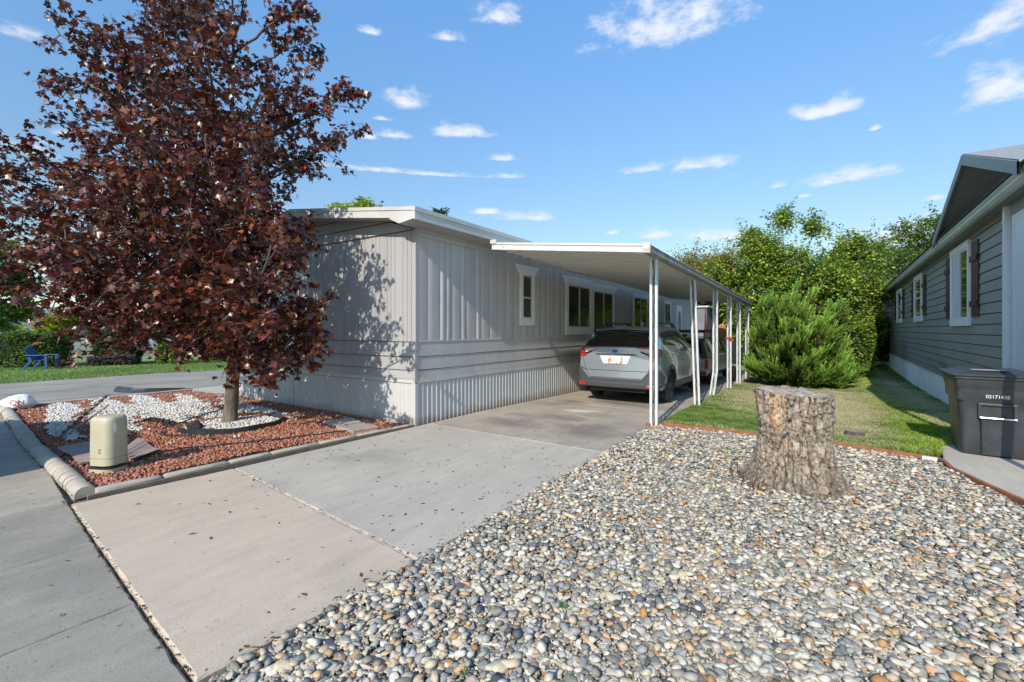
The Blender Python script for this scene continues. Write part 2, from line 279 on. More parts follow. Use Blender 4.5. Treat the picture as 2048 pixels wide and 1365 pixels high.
def poly_sheet(name, poly, m, dz, sub=.25, kind=True):
    """top sheet following the slope, cut in rows along y"""
    bm = bmesh.new(); vs = [bm.verts.new((x, y, 0)) for x, y in poly]; bm.faces.new(vs)
    y0 = min(p[1] for p in poly); y1 = max(p[1] for p in poly)
    y = math.floor(y0) + 1
    while y < y1:
        bmesh.ops.bisect_plane(bm, geom=bm.verts[:] + bm.edges[:] + bm.faces[:], plane_co=(0, y, 0), plane_no=(0, 1, 0)); y += 1.0
    for v in bm.verts: v.co.z = gz(v.co.y) + dz
    bmesh.ops.recalc_face_normals(bm, faces=bm.faces)
    me = bpy.data.meshes.new(name); bm.to_mesh(me); bm.free()
    for p in me.polygons:
        if p.normal.z < 0: me.flip_normals(); break
    o = link_mesh(name, me, m)
    if kind: o['kind'] = 'structure'
    return o
def slab(name, quad, m, top=0., thick=.12, jit=.004, step=.06, seed=1):
    """a poured slab with slightly ragged arrises; quad counter-clockwise"""
    r = random.Random(seed); outer = []
    n = len(quad)
    for i in range(n):
        a = Vector((*quad[i], 0)); b = Vector((*quad[(i + 1) % n], 0)); d = b - a; k = max(1, int(d.length / step)); nrm = Vector((d.y, -d.x, 0)).normalized()
        for j in range(k):
            p = a + d * (j / k); e = 0 if j == 0 else r.uniform(-1, .3) * jit * (2.2 if r.random() < .12 else 1)
            outer.append(p + nrm * e)
    c = sum(outer, Vector()) / len(outer)
    inner = []
    for i, p in enumerate(outer):
        q = outer[(i + 1) % len(outer)] - outer[i - 1]; nn = Vector((-q.y, q.x, 0)).normalized()
        inner.append(p + nn * .012)
    mb = MB(); N_ = len(outer)
    vs = [(p.x, p.y, gz(p.y) + top - thick) for p in outer] + [(p.x, p.y, gz(p.y) + top - .010) for p in outer] + [(p.x, p.y, gz(p.y) + top) for p in inner]
    fs = []
    for l in range(2): fs += [(l * N_ + i, l * N_ + (i + 1) % N_, (l + 1) * N_ + (i + 1) % N_, (l + 1) * N_ + i) for i in range(N_)]
    fs.append(tuple(range(2 * N_, 3 * N_)))
    mb.add(vs, fs); return struct(name, mb, m)

# driveway
slab('driveway', [(-5.70, 1.21), (-2.36, .92), (-2.335, 2.262), (-5.61, 2.572)], M['conc_warm'], seed=2)
slab('driveway', [(-5.61, 2.584), (-2.335, 2.276), (-2.35, 5.60), (-5.545, 5.66)], M['conc_grey'], seed=3)
slab('driveway', [(-5.545, 5.673), (-2.35, 5.614), (-2.37, 9.25), (-5.55, 9.30)], M['conc_old'], seed=4)
ys = [9.262, 12.4, 15.6, 18.8, 22.4]
for i in range(4):
    slab('driveway', [(-5.55, ys[i] + .04), (-2.37, ys[i]), (-2.37, ys[i + 1] - .012), (-5.55, ys[i + 1] + .028)], M['conc_old'], seed=5 + i)
# gutter apron along the street
gx = [-20.5, -17.6, -14.9, -12.3, -10.0, -8.62, -7.28, -5.86, -4.53, -3.36, -2.22, -.9, .5, 2.0, 4.5, 8, 12]
def gy(x):   # the apron's back edge
    return 1.185 - .084 * (x + 5.73) if x > -5.9 else (1.27 - .05 * (x + 5.9) if x > -9 else 1.425 - .085 * (x + 9))
def gyl(x): return (.92 - .0868 * (x + 2.36)) - .016 if x > -5.75 else gy(x) + .022
for i in range(len(gx) - 1):
    a, b = gx[i] + .006, gx[i + 1] - .006
    slab('street_gutter', [(a, -1.1), (b, -1.1), (b, gyl(b) ), (a, gyl(a))], M['conc_gutter_light'] if gx[i] < -5.9 else M['conc_gutter'], top=-.008, seed=40 + i)
strip_sheet('joint_soil', M['soil'], -14, 6, [-.5, .4, 1.0, 2.2], -.05, 8)
strip_sheet('street', M['asphalt'], -200, 200, [-9, -1.12], -.03, 8)
# side road to the left
strip_sheet('road', M['asphalt'], -20.3, -13.75, [-9.2, 1, 7, 15, 20.6, 120], -.012)
mb = MB()
r_ = random.Random(5)
for (x0, y0, x1, y1) in ((-17.0, -3, -16.2, 14), (-14.7, 0, -14.3, 8), (-18.6, 1, -18.2, 16)):
    pts = []; k = 60
    for j in range(k): t = j / k; pts.append((x0 + (x1 - x0) * t + r_.uniform(-.04, .04), y0 + (y1 - y0) * t))
    vs = []; w = .012
    for (x, y) in pts: vs += [(x - w, y, gz(y) - .008), (x + w, y, gz(y) - .008)]
    mb.add(vs, [(2 * j, 2 * j + 1, 2 * j + 3, 2 * j + 2) for j in range(k - 1)])
struct('road_crack', mb, M['tar'])
poly_sheet('path', [(-14.2, 5.32), (-13.9, 5.12), (-11.9, 5.4), (-11.9, 12), (-14.0, 12)], M['conc_grey'], .004)
poly_sheet('lawn', [(-20.34, -9), (-20.34, 90), (-29.8, 90), (-29.8, -9)], M['earth'], -.02).name = 'far_lawn'

# ---------- kerb rolling along the left bed
def kerb_y(x): return gy(x) + .09
mb = MB(); x = -5.93; seg = 0
prof = [(-.10, -.06), (-.098, .02), (-.075, .075), (-.035, .105), (.01, .112), (.055, .098), (.09, .055), (.105, -.03)]
kr = random.Random(3)
while x > -14.2:
    L_ = kr.uniform(.15, .30); x2 = x - L_
    gap = .004 if kr.random() < .6 else .016
    s1 = .72 + kr.uniform(-.06, .06)
    rings = []
    for t, sh in ((x, .93), (x - .012, 1.0), ((x + x2) / 2, 1.015), (x2 + .012 + gap, 1.0), (x2 + gap, .93)):
        rings.append([(t, kerb_y(t) + a * s1 * 1.18 + .004 + noise.noise(Vector((t * 3, a * 9, 0))) * .008, b * sh * s1 + noise.noise(Vector((t * 5, b * 9, 4))) * .006) for a, b in prof])
    mb.rings(rings, cap=True, closed=False)
    x = x2; seg += 1
struct('kerb', mb, M['kerb'], smooth='auto')
# low kerb along the side road at the bed's far end
mb = MB()
yy = 2.05
while yy < 5.2:
    mb.box(-13.78, -13.62, yy, min(yy + 1.1, 5.25) - .012, -.05, .045); yy += 1.1
struct('kerb', mb, M['kerb'])

# ---------- right concrete pad by the neighbour
slab('path', [(1.262, 7.58), (1.275, 7.1), (1.42, 6.62), (1.60, 6.03), (1.80, 5.0), (1.9, 3.4), (2.0, 1.2), (9, 1.2), (9, 9.8), (2.42, 9.8), (1.7, 9.3), (1.42, 8.75), (1.36, 8.35)], M['conc_grey'], top=-.012, seed=90, jit=.006)
# lawn base
LAWN = [(-2.36, 7.93), (-.89, 7.93), (.17, 7.9), (1.22, 7.66), (1.36, 8.4), (1.44, 8.8), (1.75, 9.3), (2.46, 9.9), (3.10, 34), (3.1, 40), (-5.5, 40), (-5.5, 22.6), (-2.36, 22.6)]
lawn_m = mat('lawn_soil', (.34, .36, .14), (.26, .23, .12), .95, 1.4, 8, bump=.6, bscale=90, c3=(.52, .42, .26), s3=.55, f3=.5)
poly_sheet('lawn', LAWN, lawn_m, -.022)
# beds below the stones
PEB = [(-2.34, .95), (-2.33, 2.27), (-2.345, 5.6), (-2.36, 7.66), (-2.2, 7.84), (-.89, 7.84), (.17, 7.82), (1.205, 7.57), (1.22, 7.08), (1.38, 6.55), (1.55, 6.0), (1.75, 5.0), (1.86, 3.4), (1.95, .55), (-2.1, .88)]
poly_sheet('gravel_bed', PEB, M['grit'], -.040)
BED = [(-5.99, 1.45), (-7.6, 1.56), (-9, 1.64), (-11, 1.8), (-13.6, 2.02), (-13.62, 5.2), (-11.85, 5.40), (-5.62, 5.40), (-5.70, 5.0), (-6.1, 3.2), (-6.08, 2.2)]
poly_sheet('stone_bed', BED, M['soil'], -.03)

# ============================================================ STONES
def base_ico(sub):
    bm = bmesh.new(); bmesh.ops.create_icosphere(bm, subdivisions=sub, radius=1)
    V = np.array([v.co[:] for v in bm.verts]); F = np.array([[v.index for v in f.verts] for f in bm.faces]); bm.free(); return V, F
def stone_shapes(sub, n, amp, seed, ang=0.):
    V, F = base_ico(sub); out = []
    for i in range(n):
        r = random.Random(seed + i); off = Vector((r.uniform(0, 50), r.uniform(0, 50), r.uniform(0, 50)))
        W = V.copy()
        for j in range(len(V)):
            p = Vector(V[j]); k = 1 + amp * noise.noise(p * 1.1 + off) + amp * .5 * noise.noise(p * 2.3 + off)
            W[j] = V[j] * k
        if ang:   # flatten against random planes -> angular chip
            for q in range(5):
                nn = np.array(Vector((r.gauss(0, 1), r.gauss(0, 1), r.gauss(0, 1))).normalized()); dcut = r.uniform(.45, .75)
                s_ = W @ nn; W = W - np.outer(np.clip(s_ - dcut, 0, None) * ang, nn)
        out.append(W)
    return out, F
def scatter(name, X, Y, Z, SX, SY, SZ, TILT, colors, shapes, F, m, smooth, label, cat, parent=None):
    n = len(X); az = rng.uniform(0, 6.283, n); ti = rng.normal(0, TILT, n); tj = rng.normal(0, TILT, n)
    which = rng.integers(0, len(shapes), n); nv = len(shapes[0])
    P = np.stack([s for s in shapes])[which] * np.stack([SX, SY, SZ], 1)[:, None, :]
    ca, sa, ct, st, cu, su = [f(a)[:, None] for a in (az, ti, tj) for f in (np.cos, np.sin)]
    x, y, z = P[..., 0], P[..., 1], P[..., 2]
    y, z = y * ct - z * st, y * st + z * ct
    x, z = x * cu + z * su, -x * su + z * cu
    x, y = x * ca - y * sa, x * sa + y * ca
    V = np.stack([x + X[:, None], y + Y[:, None], z + Z[:, None]], -1).reshape(-1, 3)
    FF = (F[None] + (np.arange(n) * nv)[:, None, None]).reshape(-1, F.shape[1])
    col = np.repeat(colors, nv, axis=0)
    o = npmesh(name, V, FF, m, col, parent, smooth)
    if label: tag(o, label, cat, kind='stuff')
    return o
def grid_pts(poly, sp, jit=.45):
    xs = [p[0] for p in poly]; ys_ = [p[1] for p in poly]
    gx_, gy_ = np.meshgrid(np.arange(min(xs), max(xs), sp), np.arange(min(ys_), max(ys_), sp)); gx_ = gx_ + (np.arange(gx_.shape[0]) % 2)[:, None] * sp / 2
    x = gx_.ravel() + rng.uniform(-jit, jit, gx_.size) * sp; y = gy_.ravel() + rng.uniform(-jit, jit, gx_.size) * sp
    k = inpoly(x, y, poly); return x[k], y[k]
pal = np.array([(.62, .58, .51), (.66, .64, .60), (.48, .47, .44), (.29, .305, .32), (.17, .185, .20), (.22, .23, .22), (.58, .50, .39), (.55, .38, .23), (.46, .25, .12), (.36, .36, .33), (.40, .42, .425), (.27, .27, .235), (.70, .68, .64), (.33, .25, .22), (.105, .12, .145)])
pw = np.array([18, 8, 17, 8, 5.5, 8, 17, 6.5, 2.4, 14, 6, 9, 2, 3, 2.6]); pw /= pw.sum()
def pebcol(n):
    c = pal[rng.choice(len(pal), n, p=pw)] * np.array([1.06, 1.0, .89]); return np.clip(c * rng.uniform(.82, 1.15, (n, 1)) + rng.normal(0, .006, (n, 3)), .02, .85)
x, y = grid_pts(PEB, .0298)
k = y > .35; k &= x < .34 * y + .75; x, y = x[k], y[k]
# spill over the driveway edge a little
dep = x * -.559 + y * .829
big = rng.random(len(x)); size = .0145 + .0165 * big ** 2.6
size *= np.where(dep < 3.4, 1.06, 1.0)
z = -.026 + size * .45 + rng.uniform(-.004, .012, len(x)) + .012 * wob(x, y, 2.0, 3) + gzn(y)
near = dep < 3.3
sh2, F2 = stone_shapes(2, 24, .45, 10, .9); sh1, F1 = stone_shapes(1, 24, .45, 40, .85)
def pebs(nm, k, sh, F, lab):
    n = k.sum(); return scatter(nm, x[k], y[k], z[k], size[k] * rng.uniform(1.0, 1.65, n), size[k] * rng.uniform(.8, 1.05, n), size[k] * rng.uniform(.34, .60, n), .22, pebcol(n), sh, F, M['pebble'], True, lab, 'gravel')
pebs('river_gravel', near, sh2, F2, 'rounded river pebbles in grey, cream and rust nearest the viewer beside the driveway')
pebs('river_gravel', ~near, sh1, F1, 'rounded river pebbles around the tree stump up to the rust edging')
# a looser top layer
sel = rng.random(len(x)) < .22; xx, yy_ = x[sel] + rng.normal(0, .012, sel.sum()), y[sel] + rng.normal(0, .012, sel.sum())
kk = inpoly(xx, yy_, PEB); xx, yy_ = xx[kk], yy_[kk]; n = len(xx); s_ = .020 + .014 * rng.random(n) ** 2
scatter('river_gravel', xx, yy_, -.004 + s_ * .5 + .012 * wob(xx, yy_, 2.0, 3) + gzn(yy_), s_ * rng.uniform(1, 1.6, n), s_, s_ * rng.uniform(.4, .65, n), .22, pebcol(n), sh2 if n < 3500 else sh1, F2 if n < 3500 else F1, M['pebble'], True, 'looser top layer of river pebbles strewn over the gravel bed', 'gravel')

xs3, ys3 = grid_pts(PEB, .0215); k = (ys3 > .5) & (xs3 < .34 * ys3 + .5) & ((xs3 * -.559 + ys3 * .829) < 5.2); xs3, ys3 = xs3[k], ys3[k]; n = len(xs3); s_ = .0065 + .006 * rng.random(n)
scatter('river_gravel', xs3, ys3, -.014 + rng.uniform(-.01, .010, n) + .012 * wob(xs3, ys3, 2.0, 3), s_ * rng.uniform(1, 1.6, n), s_, s_ * rng.uniform(.5, .9, n), .5, pebcol(n) * .9, sh1, F1, M['pebble'], True, 'small chippings filling between the river pebbles', 'gravel')
xs3, ys3 = rng.uniform(-2.3, 1.8, 260), rng.uniform(.9, 7.5, 260); k = inpoly(xs3, ys3, PEB); xs3, ys3 = xs3[k], ys3[k]; n = len(xs3); s_ = rng.uniform(.034, .050, n)
scatter('river_gravel', xs3, ys3, .004 + .012 * wob(xs3, ys3, 2.0, 3) + gzn(ys3), s_ * rng.uniform(1, 1.4, n), s_ * .85, s_ * rng.uniform(.35, .55, n), .18, pebcol(n), sh2, F2, M['pebble'], True, 'few larger flat cobbles among the river pebbles', 'gravel')
# red lava chips and white stones in the left bed
def white_mask(x, y):
    e = 1 - ((x + 10.7) / 2.9) ** 2 - ((y - 3.45) / 1.45) ** 2
    s = np.sin(y * 9.0 + x * 1.1 + 1.3 * np.sin(x * 1.1)) * .62 + .45 * wob(x, y, 2.2, 8) + .35 * wob(x, y, 9.0, 18)
    w = (e * .85 + s * .85) > .10
    w &= ((x + 8.15) ** 2 + (y - 3.72) ** 2) > .98 ** 2
    ring = ((x + 8.15) ** 2 + (y - 3.72) ** 2) < .70 ** 2
    w &= ~((x > -8.9) & (y < 3.3))
    return w & ~ring, ring
x, y = grid_pts(BED, .036)
wm, ring = white_mask(x, y)
solid = ((x + 6.62) ** 2 / .36 ** 2 + (y - 1.74) ** 2 / .25 ** 2) < .0
k = ~wm & ~ring; xr, yr = x[k], y[k]; n = len(xr)
chips, Fc = stone_shapes(1, 14, .45, 80, .9)
s_ = .017 + .012 * rng.random(n) ** 1.5
c = np.array([(.50, .215, .135)]) * rng.uniform(.55, 1.25, (n, 1)) + rng.normal(0, .012, (n, 3)); pk = rng.random(n) < .12; c[pk] = np.array([.52, .34, .26]) * rng.uniform(.7, 1.1, (pk.sum(), 1))
scatter('lava_rock', xr, yr, -.018 + s_ * .5 + rng.uniform(0, .016, n) + .015 * wob(xr, yr, 1.4, 5), s_ * rng.uniform(1, 1.5, n), s_ * rng.uniform(.7, 1, n), s_ * rng.uniform(.45, .8, n), .5, np.clip(c, .02, .8), chips, Fc, M['chip'], False, 'crushed red lava rock covering the bed around the maple', 'lava rock')
xw, yw = grid_pts(BED, .043); wm2, ring2 = white_mask(xw, yw); k = (wm2 & (rng.random(len(xw)) < .93)) | ring2 | ((rng.random(len(xw)) < .012) & (xw < -7.5)); xw, yw, rg = xw[k], yw[k], ring2[k]; n = len(xw)
s_ = .021 + .013 * rng.random(n) ** 1.5
c = np.array([(.80, .78, .73)]) * rng.uniform(.78, 1.08, (n, 1))
dk = ((xw + 9.35) / .62) ** 2 + ((yw - 3.12) / .16) ** 2 < 1; c[dk] = .06
scatter('white_stones', xw, yw, .000 + s_ * .5 + rng.uniform(0, .012, n) + .015 * wob(xw, yw, 1.4, 5) + rg * .004, s_ * rng.uniform(1, 1.45, n), s_ * rng.uniform(.75, 1, n), s_ * rng.uniform(.5, .8, n), .35, np.clip(c, .02, .85), chips, Fc, M['chip'], False, 'white marble stones in swirls on the red bed', 'white stones')

# ============================================================ GRASS
def blades(name, x, y, h, w, col, label, cat='grass', lean=.5, dz=-.02, g=True):
    n = len(x); a = rng.uniform(0, 6.283, n); la = rng.uniform(0, 6.283, n); ln = np.abs(rng.normal(0, lean, n)) * h
    dx, dy = np.cos(a) * w / 2, np.sin(a) * w / 2; z0 = (gzn(y) if g else 0 * y) + dz
    lx, ly = np.cos(la) * ln, np.sin(la) * ln
    V = np.empty((n, 4, 3)); V[:, 0] = np.stack([x - dx, y - dy, z0], 1); V[:, 1] = np.stack([x + dx, y + dy, z0], 1)
    V[:, 2] = np.stack([x + dx * .7 + lx * .45, y + dy * .7 + ly * .45, z0 + h * .62], 1); V[:, 3] = np.stack([x + lx, y + ly, z0 + h], 1)
    b = (np.arange(n) * 4)[:, None]; F = np.concatenate([b + np.array([[0, 1, 2]]), b + np.array([[0, 2, 3]])])
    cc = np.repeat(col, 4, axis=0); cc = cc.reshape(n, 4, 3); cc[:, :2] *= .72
    o = npmesh(name, V.reshape(-1, 3), F, M['grass'], cc.reshape(-1, 3)); tag(o, label, cat, kind='stuff'); return o
def straw(x, y):
    s = 1.25 * np.exp(-((x - (.35 + .02 * (y - 10))) / .72) ** 2) * np.exp(-((y - 12.2) / 3.4) ** 2) + .9 * np.exp(-((x + 1.2) / 1.1) ** 2 - ((y - 13.2) / 1.8) ** 2) + .45 * np.exp(-((y - 17) / 4) ** 2) + .35 * np.exp(-((y - 8.0) / .25) ** 2)
    s += .55 * np.exp(-((x - 2.1) / .35) ** 2)
    return np.clip(s * 1.1 + .50 * wob(x, y, 2.4, 11) + .28 * wob(x, y, 7.5, 12) - .05, 0, 1)
def grasscol(x, y):
    s = straw(x, y); n = len(x); d = rng.random(n) < s * .92
    br = np.exp(-((x - 1.45) / .55) ** 2)[:, None]
    g = np.array([[.20, .30, .07]]) * (1 - br) + np.array([[.32, .48, .05]]) * br
    c = g * rng.uniform(.6, 1.35, (n, 1)) * (1 + .25 * wob(x, y, 3.1, 4) + .38 * wob(x, y, 11, 14))[:, None]
    c[d] = np.array([.80, .64, .40]) * rng.uniform(.6, 1.2, (d.sum(), 1)); return np.clip(c, .01, .7), s
def lawn_pts(n, y0, y1):
    yv = rng.uniform(y0, y1, n); xv = rng.uniform(-2.4, 3.0, n); k = inpoly(xv, yv, LAWN); return xv[k], yv[k]
for (n, y0, y1, hw, ww) in ((125000, 7.9, 11.5, .042, .0075), (95000, 11.5, 17, .036, .010), (60000, 17, 34, .045, .018)):
    x, y = lawn_pts(n, y0, y1); c, s = grasscol(x, y)
    tuft = np.clip(wob(x, y, 5, 21), 0, 1); edge = np.exp(-((y - 7.98) / .10) ** 2) * (y < 8.2) + np.exp(-((x - 1.35) / .18) ** 2) * (y < 9)
    h = hw * rng.uniform(.5, 1.25, len(x)) * (1 - .55 * s) * (1 + .5 * tuft) * (1 + .9 * edge)
    bare = (np.exp(-((x - 2.15) / .25) ** 2) * (y > 10.5) > rng.random(len(x)) * 1.3)
    x, y, h, c = x[~bare], y[~bare], h[~bare], c[~bare]
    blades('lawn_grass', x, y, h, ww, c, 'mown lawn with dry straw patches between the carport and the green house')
# left lawn beyond the side road
n = 70000; x = rng.uniform(-29.5, -20.25, n); y = rng.uniform(-1, 16, n)
c = np.array([[.26, .40, .11]]) * rng.uniform(.7, 1.25, (n, 1)) * (1 + .25 * wob(x, y, .9, 31))[:, None]
blades('lawn_grass', x, y, .055 * rng.uniform(.5, 1.2, n), .03, np.clip(c, .01, .6), 'bright green lawn strip beyond the side road')

# ============================================================ LITTER along joints and on the slabs
mb = MB(); lr = random.Random(12)
def bit(x, y, z, s):
    a = lr.uniform(0, 6.28); ca, sa = math.cos(a), math.sin(a); L_ = s * lr.uniform(.8, 1.8); W_ = s * lr.uniform(.25, .6); t = lr.uniform(0, .4) * s
    p = [(-L_, 0, 0), (0, -W_, t), (L_, 0, t * .6), (0, W_, t * 1.4)]
    mb.add([(x + q[0] * ca - q[1] * sa, y + q[0] * sa + q[1] * ca, z + q[2] + .002) for q in p], [(0, 1, 2), (0, 2, 3)])
for i in range(130): xx = lr.uniform(-5.6, -2.4); bit(xx, 2.58 - .095 * (xx + 5.6) + lr.gauss(0, .006), .0, lr.uniform(.004, .012))
for i in range(60): xx = lr.uniform(-5.5, -2.4); bit(xx, 5.66 + lr.gauss(0, .008), 0, lr.uniform(.004, .010))
for i in range(700): xx = lr.uniform(-13.5, -2.4); bit(xx, (gyl(xx) + .008 if xx > -5.75 else gy(xx) + .0) + lr.gauss(0, .014), -.004, lr.uniform(.005, .015))
for i in range(170): bit(-2.38 + lr.gauss(0, .03), lr.uniform(.95, 7.6), .0, lr.uniform(.006, .016))
for i in range(170): yy = lr.uniform(1.3, 5.4); bit(-5.72 + .0 + lr.gauss(0, .02), yy, 0, lr.uniform(.005, .013))
for i in range(400): bit(lr.uniform(-5.5, -2.45), lr.triangular(1.1, 8.5, 3.6), .001, lr.choice([.006, .009, .011, .015, .020]))
for i in range(110): bit(lr.uniform(-9, -3), lr.uniform(.1, 1.1), -.006, lr.uniform(.005, .014))
tag(mb.build('leaf_litter', M['litter']), 'bits of dry leaf along the driveway joints and kerb', 'leaf litter', kind='stuff')
# weeds in the gravel
for (wx, wy, s, lab) in ((-1.21, 2.33, .035, 'small green weed sprouting between pebbles right of the warm slab'), (-1.36, 1.62, .028, 'tiny weed in the pebbles at the bottom edge'), (-7.3, 3.05, .06, 'small weed beside the black tree ring')):
    mb = MB()
    for i in range(16):
        a = lr.uniform(0, 6.28); l = s * lr.uniform(.6, 1.3); w = s * .16; d = Vector((math.cos(a), math.sin(a), 0)); q = Vector((-d.y, d.x, 0)) * w
        b = Vector((wx, wy, .012)); mb.add([b, b + d * l * .5 + q + Vector((0, 0, l * .5)), b + d * l + Vector((0, 0, l * .45)), b + d * l * .5 - q + Vector((0, 0, l * .5))], [(0, 1, 2, 3)])
    tag(mb.build('weed', mat('weed_leaf', (.08, .16, .03))), lab, 'weed')
# ============================================================ GREY HOME
HX0, HX1, HY0, HY1 = -11.84, -5.59, 5.41, 26.0
house = thing('mobile_home', 'grey double-wide mobile home with ribbed siding and white skirting behind the red maple', 'house', (-8.7, 5.41, 0))
def prof_wall(name, m, ys, zs, fx, parent, axis='x', base=HX1):
    """heightfield wall: fx(t, z) outward offset. axis x: faces +X, t along y; axis y: faces -Y, t along x"""
    mb = MB(); n = len(zs)
    for t in ys:
        for z in zs:
            o_ = fx(t, z)
            mb.v.append((base + o_, t, z) if axis == 'x' else (t, base - o_, z))
    for i in range(len(ys) - 1):
        for j in range(n - 1):
            f = (i * n + j, (i + 1) * n + j, (i + 1) * n + j + 1, i * n + j + 1); mb.f.append(f); mb.m.append(0)
    o0 = origin_of(parent); me = bpy.data.meshes.new(name); me.from_pydata([tuple(Vector(v) - o0) for v in mb.v], [], mb.f)
    o = link_mesh(name, me, m, parent)
    me.polygons.foreach_set('use_smooth', [True] * len(me.polygons)); me.set_sharp_from_angle(angle=math.radians(28))
    return o
pr = random.Random(21)
# east wall panels: seams at irregular pitch
seams = []; yv = HY0 + .30
while yv < HY1: seams.append(yv); yv += pr.choice([.30, .30, .28, .15, .30])
ys_ = set([HY0, HY1]); 
prev = HY0
for s in seams:
    for q in (-.022, -.012, -.006, 0, .006): ys_.add(s + q)
    for k in range(1, 6): ys_.add(prev + (s - prev) * k / 6)
    prev = s
ys_ = sorted(ys_)
amp = {}
def east(t, z):
    i = 0
    import bisect
    i = bisect.bisect(seams, t); a = seams[i - 1] if i > 0 else HY0; b = seams[i] if i < len(seams) else HY1
    u = (t - a) / max(b - a, 1e-6); r = random.Random(i * 7 + 1); k = r.uniform(.008, .018) if t < 10.5 else .006
    bulge = k * math.sin(math.pi * u) * (.5 + .5 * noise.noise(Vector((i * 1.7, z * 1.3, 2))) + .4)
    low = .006 * math.exp(-(z - 1.42) / .12) * noise.noise(Vector((t * 4, 0, 0)))
    lap = .016 * (1 - u) ** 3
    d = min(abs(t - s) for s in (a, b)) if i > 0 else 1
    groove = -.014 * math.exp(-(d / .008) ** 2)
    return bulge + low + lap * .6 + groove
prof_wall('wall', M['siding_shade_lift'], ys_, [1.40, 1.46, 1.55, 1.75, 2.0, 2.3, 2.6, 2.9, 3.30], east, house)
# front wall: fine vertical grooves, flush
seamf = [HX1 - .02]; xv = HX1
while xv > HX0 + .1: xv -= pr.choice([.20, .20, .10]); seamf.append(xv)
xs_ = set([HX0, HX1])
for s in seamf:
    for q in (-.007, -.004, 0, .004, .007): xs_.add(min(max(s + q, HX0), HX1))
xs_ = sorted(xs_)
prof_wall('wall', M['siding'], xs_, [1.40, 2.0, 2.6, 3.28], lambda t, z: -.012 * (min(abs(t - s) for s in seamf) < .0045) + .004 * noise.noise(Vector((t * 1.2, z, 0))), house, 'y', HY0)
# gable above, horizontal laps following the roof pitch
PITCH = .136; XM = -8.7; ZPK = 3.30 + .0
def roofz(x): return 3.50 + PITCH * ((HX1 + .36) - x if x > XM else x - (HX0 - .29))
mb = MB(); z = 3.28
while z < 4.05:
    z2 = min(z + .2, 4.05)
    zc = z + .001
    # half width where the roof underside is above z
    def hw(zz): return max(0.0, 3.14 * (1 - (zz - 3.385) / (roofz(XM) - .145 - 3.385)))
    w1, w2 = min(3.125, hw(z)), min(3.125, hw(z2))
    if w1 <= 0: break
    mb.add([(XM - w1, HY0 - .026, z), (XM + w1, HY0 - .026, z), (XM + w2, HY0 - .002, z2), (XM - w2, HY0 - .002, z2), (XM - w1, HY0, z), (XM + w1, HY0, z)], [(0, 1, 2, 3), (4, 5, 1, 0)])
    z = z2
mb.build('gable_siding', M['siding'], house)
# lap bands
def laps(name, m, t0, t1, axis, base, zs, parent, amp_=.012, lip=.011):
    ts = [t0 + (t1 - t0) * i / 60 for i in range(61)]
    mb = MB()
    for (za, zb) in zip(zs[:-1], zs[1:]):   # za top, zb bottom
        vs = []
        for t in ts:
            w = amp_ * noise.noise(Vector((t * .9, zb * 3, 1))); wz = .009 * noise.noise(Vector((t * .7, zb * 5, 7)))
            for (o_, z) in ((.002, za), (.006 + w, (za + zb) / 2), (lip + w * 1.3, zb + .010 + wz), (lip + w * 1.3, zb + wz), (-.004, zb + .001 + wz)):
                vs.append((base + o_, t, z) if axis == 'x' else (t, base - o_, z))
        mb.add(vs, [(i * 5 + j, (i + 1) * 5 + j, (i + 1) * 5 + j + 1, i * 5 + j + 1) for i in range(60) for j in range(4)])
    o = mb.build(name, m, parent, smooth='auto'); return o
laps('lap_siding', M['siding_shade_lift'], HY0 + .012, 16, 'x', HX1, [1.41, 1.155, .925, .775], house, .0035)
laps('lap_siding', M['siding'], HX0, HX1 - .01, 'y', HY0, [1.40, 1.15, .925, .775], house, .004, .024)
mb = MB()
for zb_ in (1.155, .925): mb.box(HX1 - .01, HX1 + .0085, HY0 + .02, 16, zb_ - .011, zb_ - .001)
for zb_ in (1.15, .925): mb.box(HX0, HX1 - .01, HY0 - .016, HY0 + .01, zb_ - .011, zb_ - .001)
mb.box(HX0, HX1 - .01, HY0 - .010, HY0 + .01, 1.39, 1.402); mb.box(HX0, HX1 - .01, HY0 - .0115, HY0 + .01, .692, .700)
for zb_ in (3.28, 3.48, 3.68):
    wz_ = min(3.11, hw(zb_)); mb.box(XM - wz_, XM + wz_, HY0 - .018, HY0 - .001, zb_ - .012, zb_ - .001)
mb.build('lap_shade_strip', M['lap_shade'], house)  # dark strips painting the shade line below each lap
mb = MB()
mb.box(HX1 - .02, HX1 + .012, HY0 + .02, HY1, .715, .775); mb.box(HX1 - .02, HX1 + .017, HY0 + .02, HY1, .705, .722)
mb.box(HX0, HX1 + .002, HY0 - .012, HY0 - .001, .70, .80)
mb.box(HX1 + .002, HX1 + .014, HY0 + .02, HY1, 1.395, 1.42)
mb.build('trim', M['siding_light'], house)
# corner and wall-top trim
mb = MB(); mb.box(HX1 - .05, HX1 + .014, HY0 - .012, HY0 + .045, 1.40, 3.30); mb.box(HX1 - .03, HX1 + .018, HY0 - .028, HY0 + .03, .72, 1.415)
mb.build('corner_trim', M['siding'], house)
mb = MB(); mb.box(HX1 + .004, HX1 + .040, HY0 + .05, HY1, 3.17, 3.225); mb.box(HX1 + .004, HX1 + .022, HY0 + .05, HY1, 3.225, 3.34)
mb.build('frieze', M['siding_shade_lift'], house)
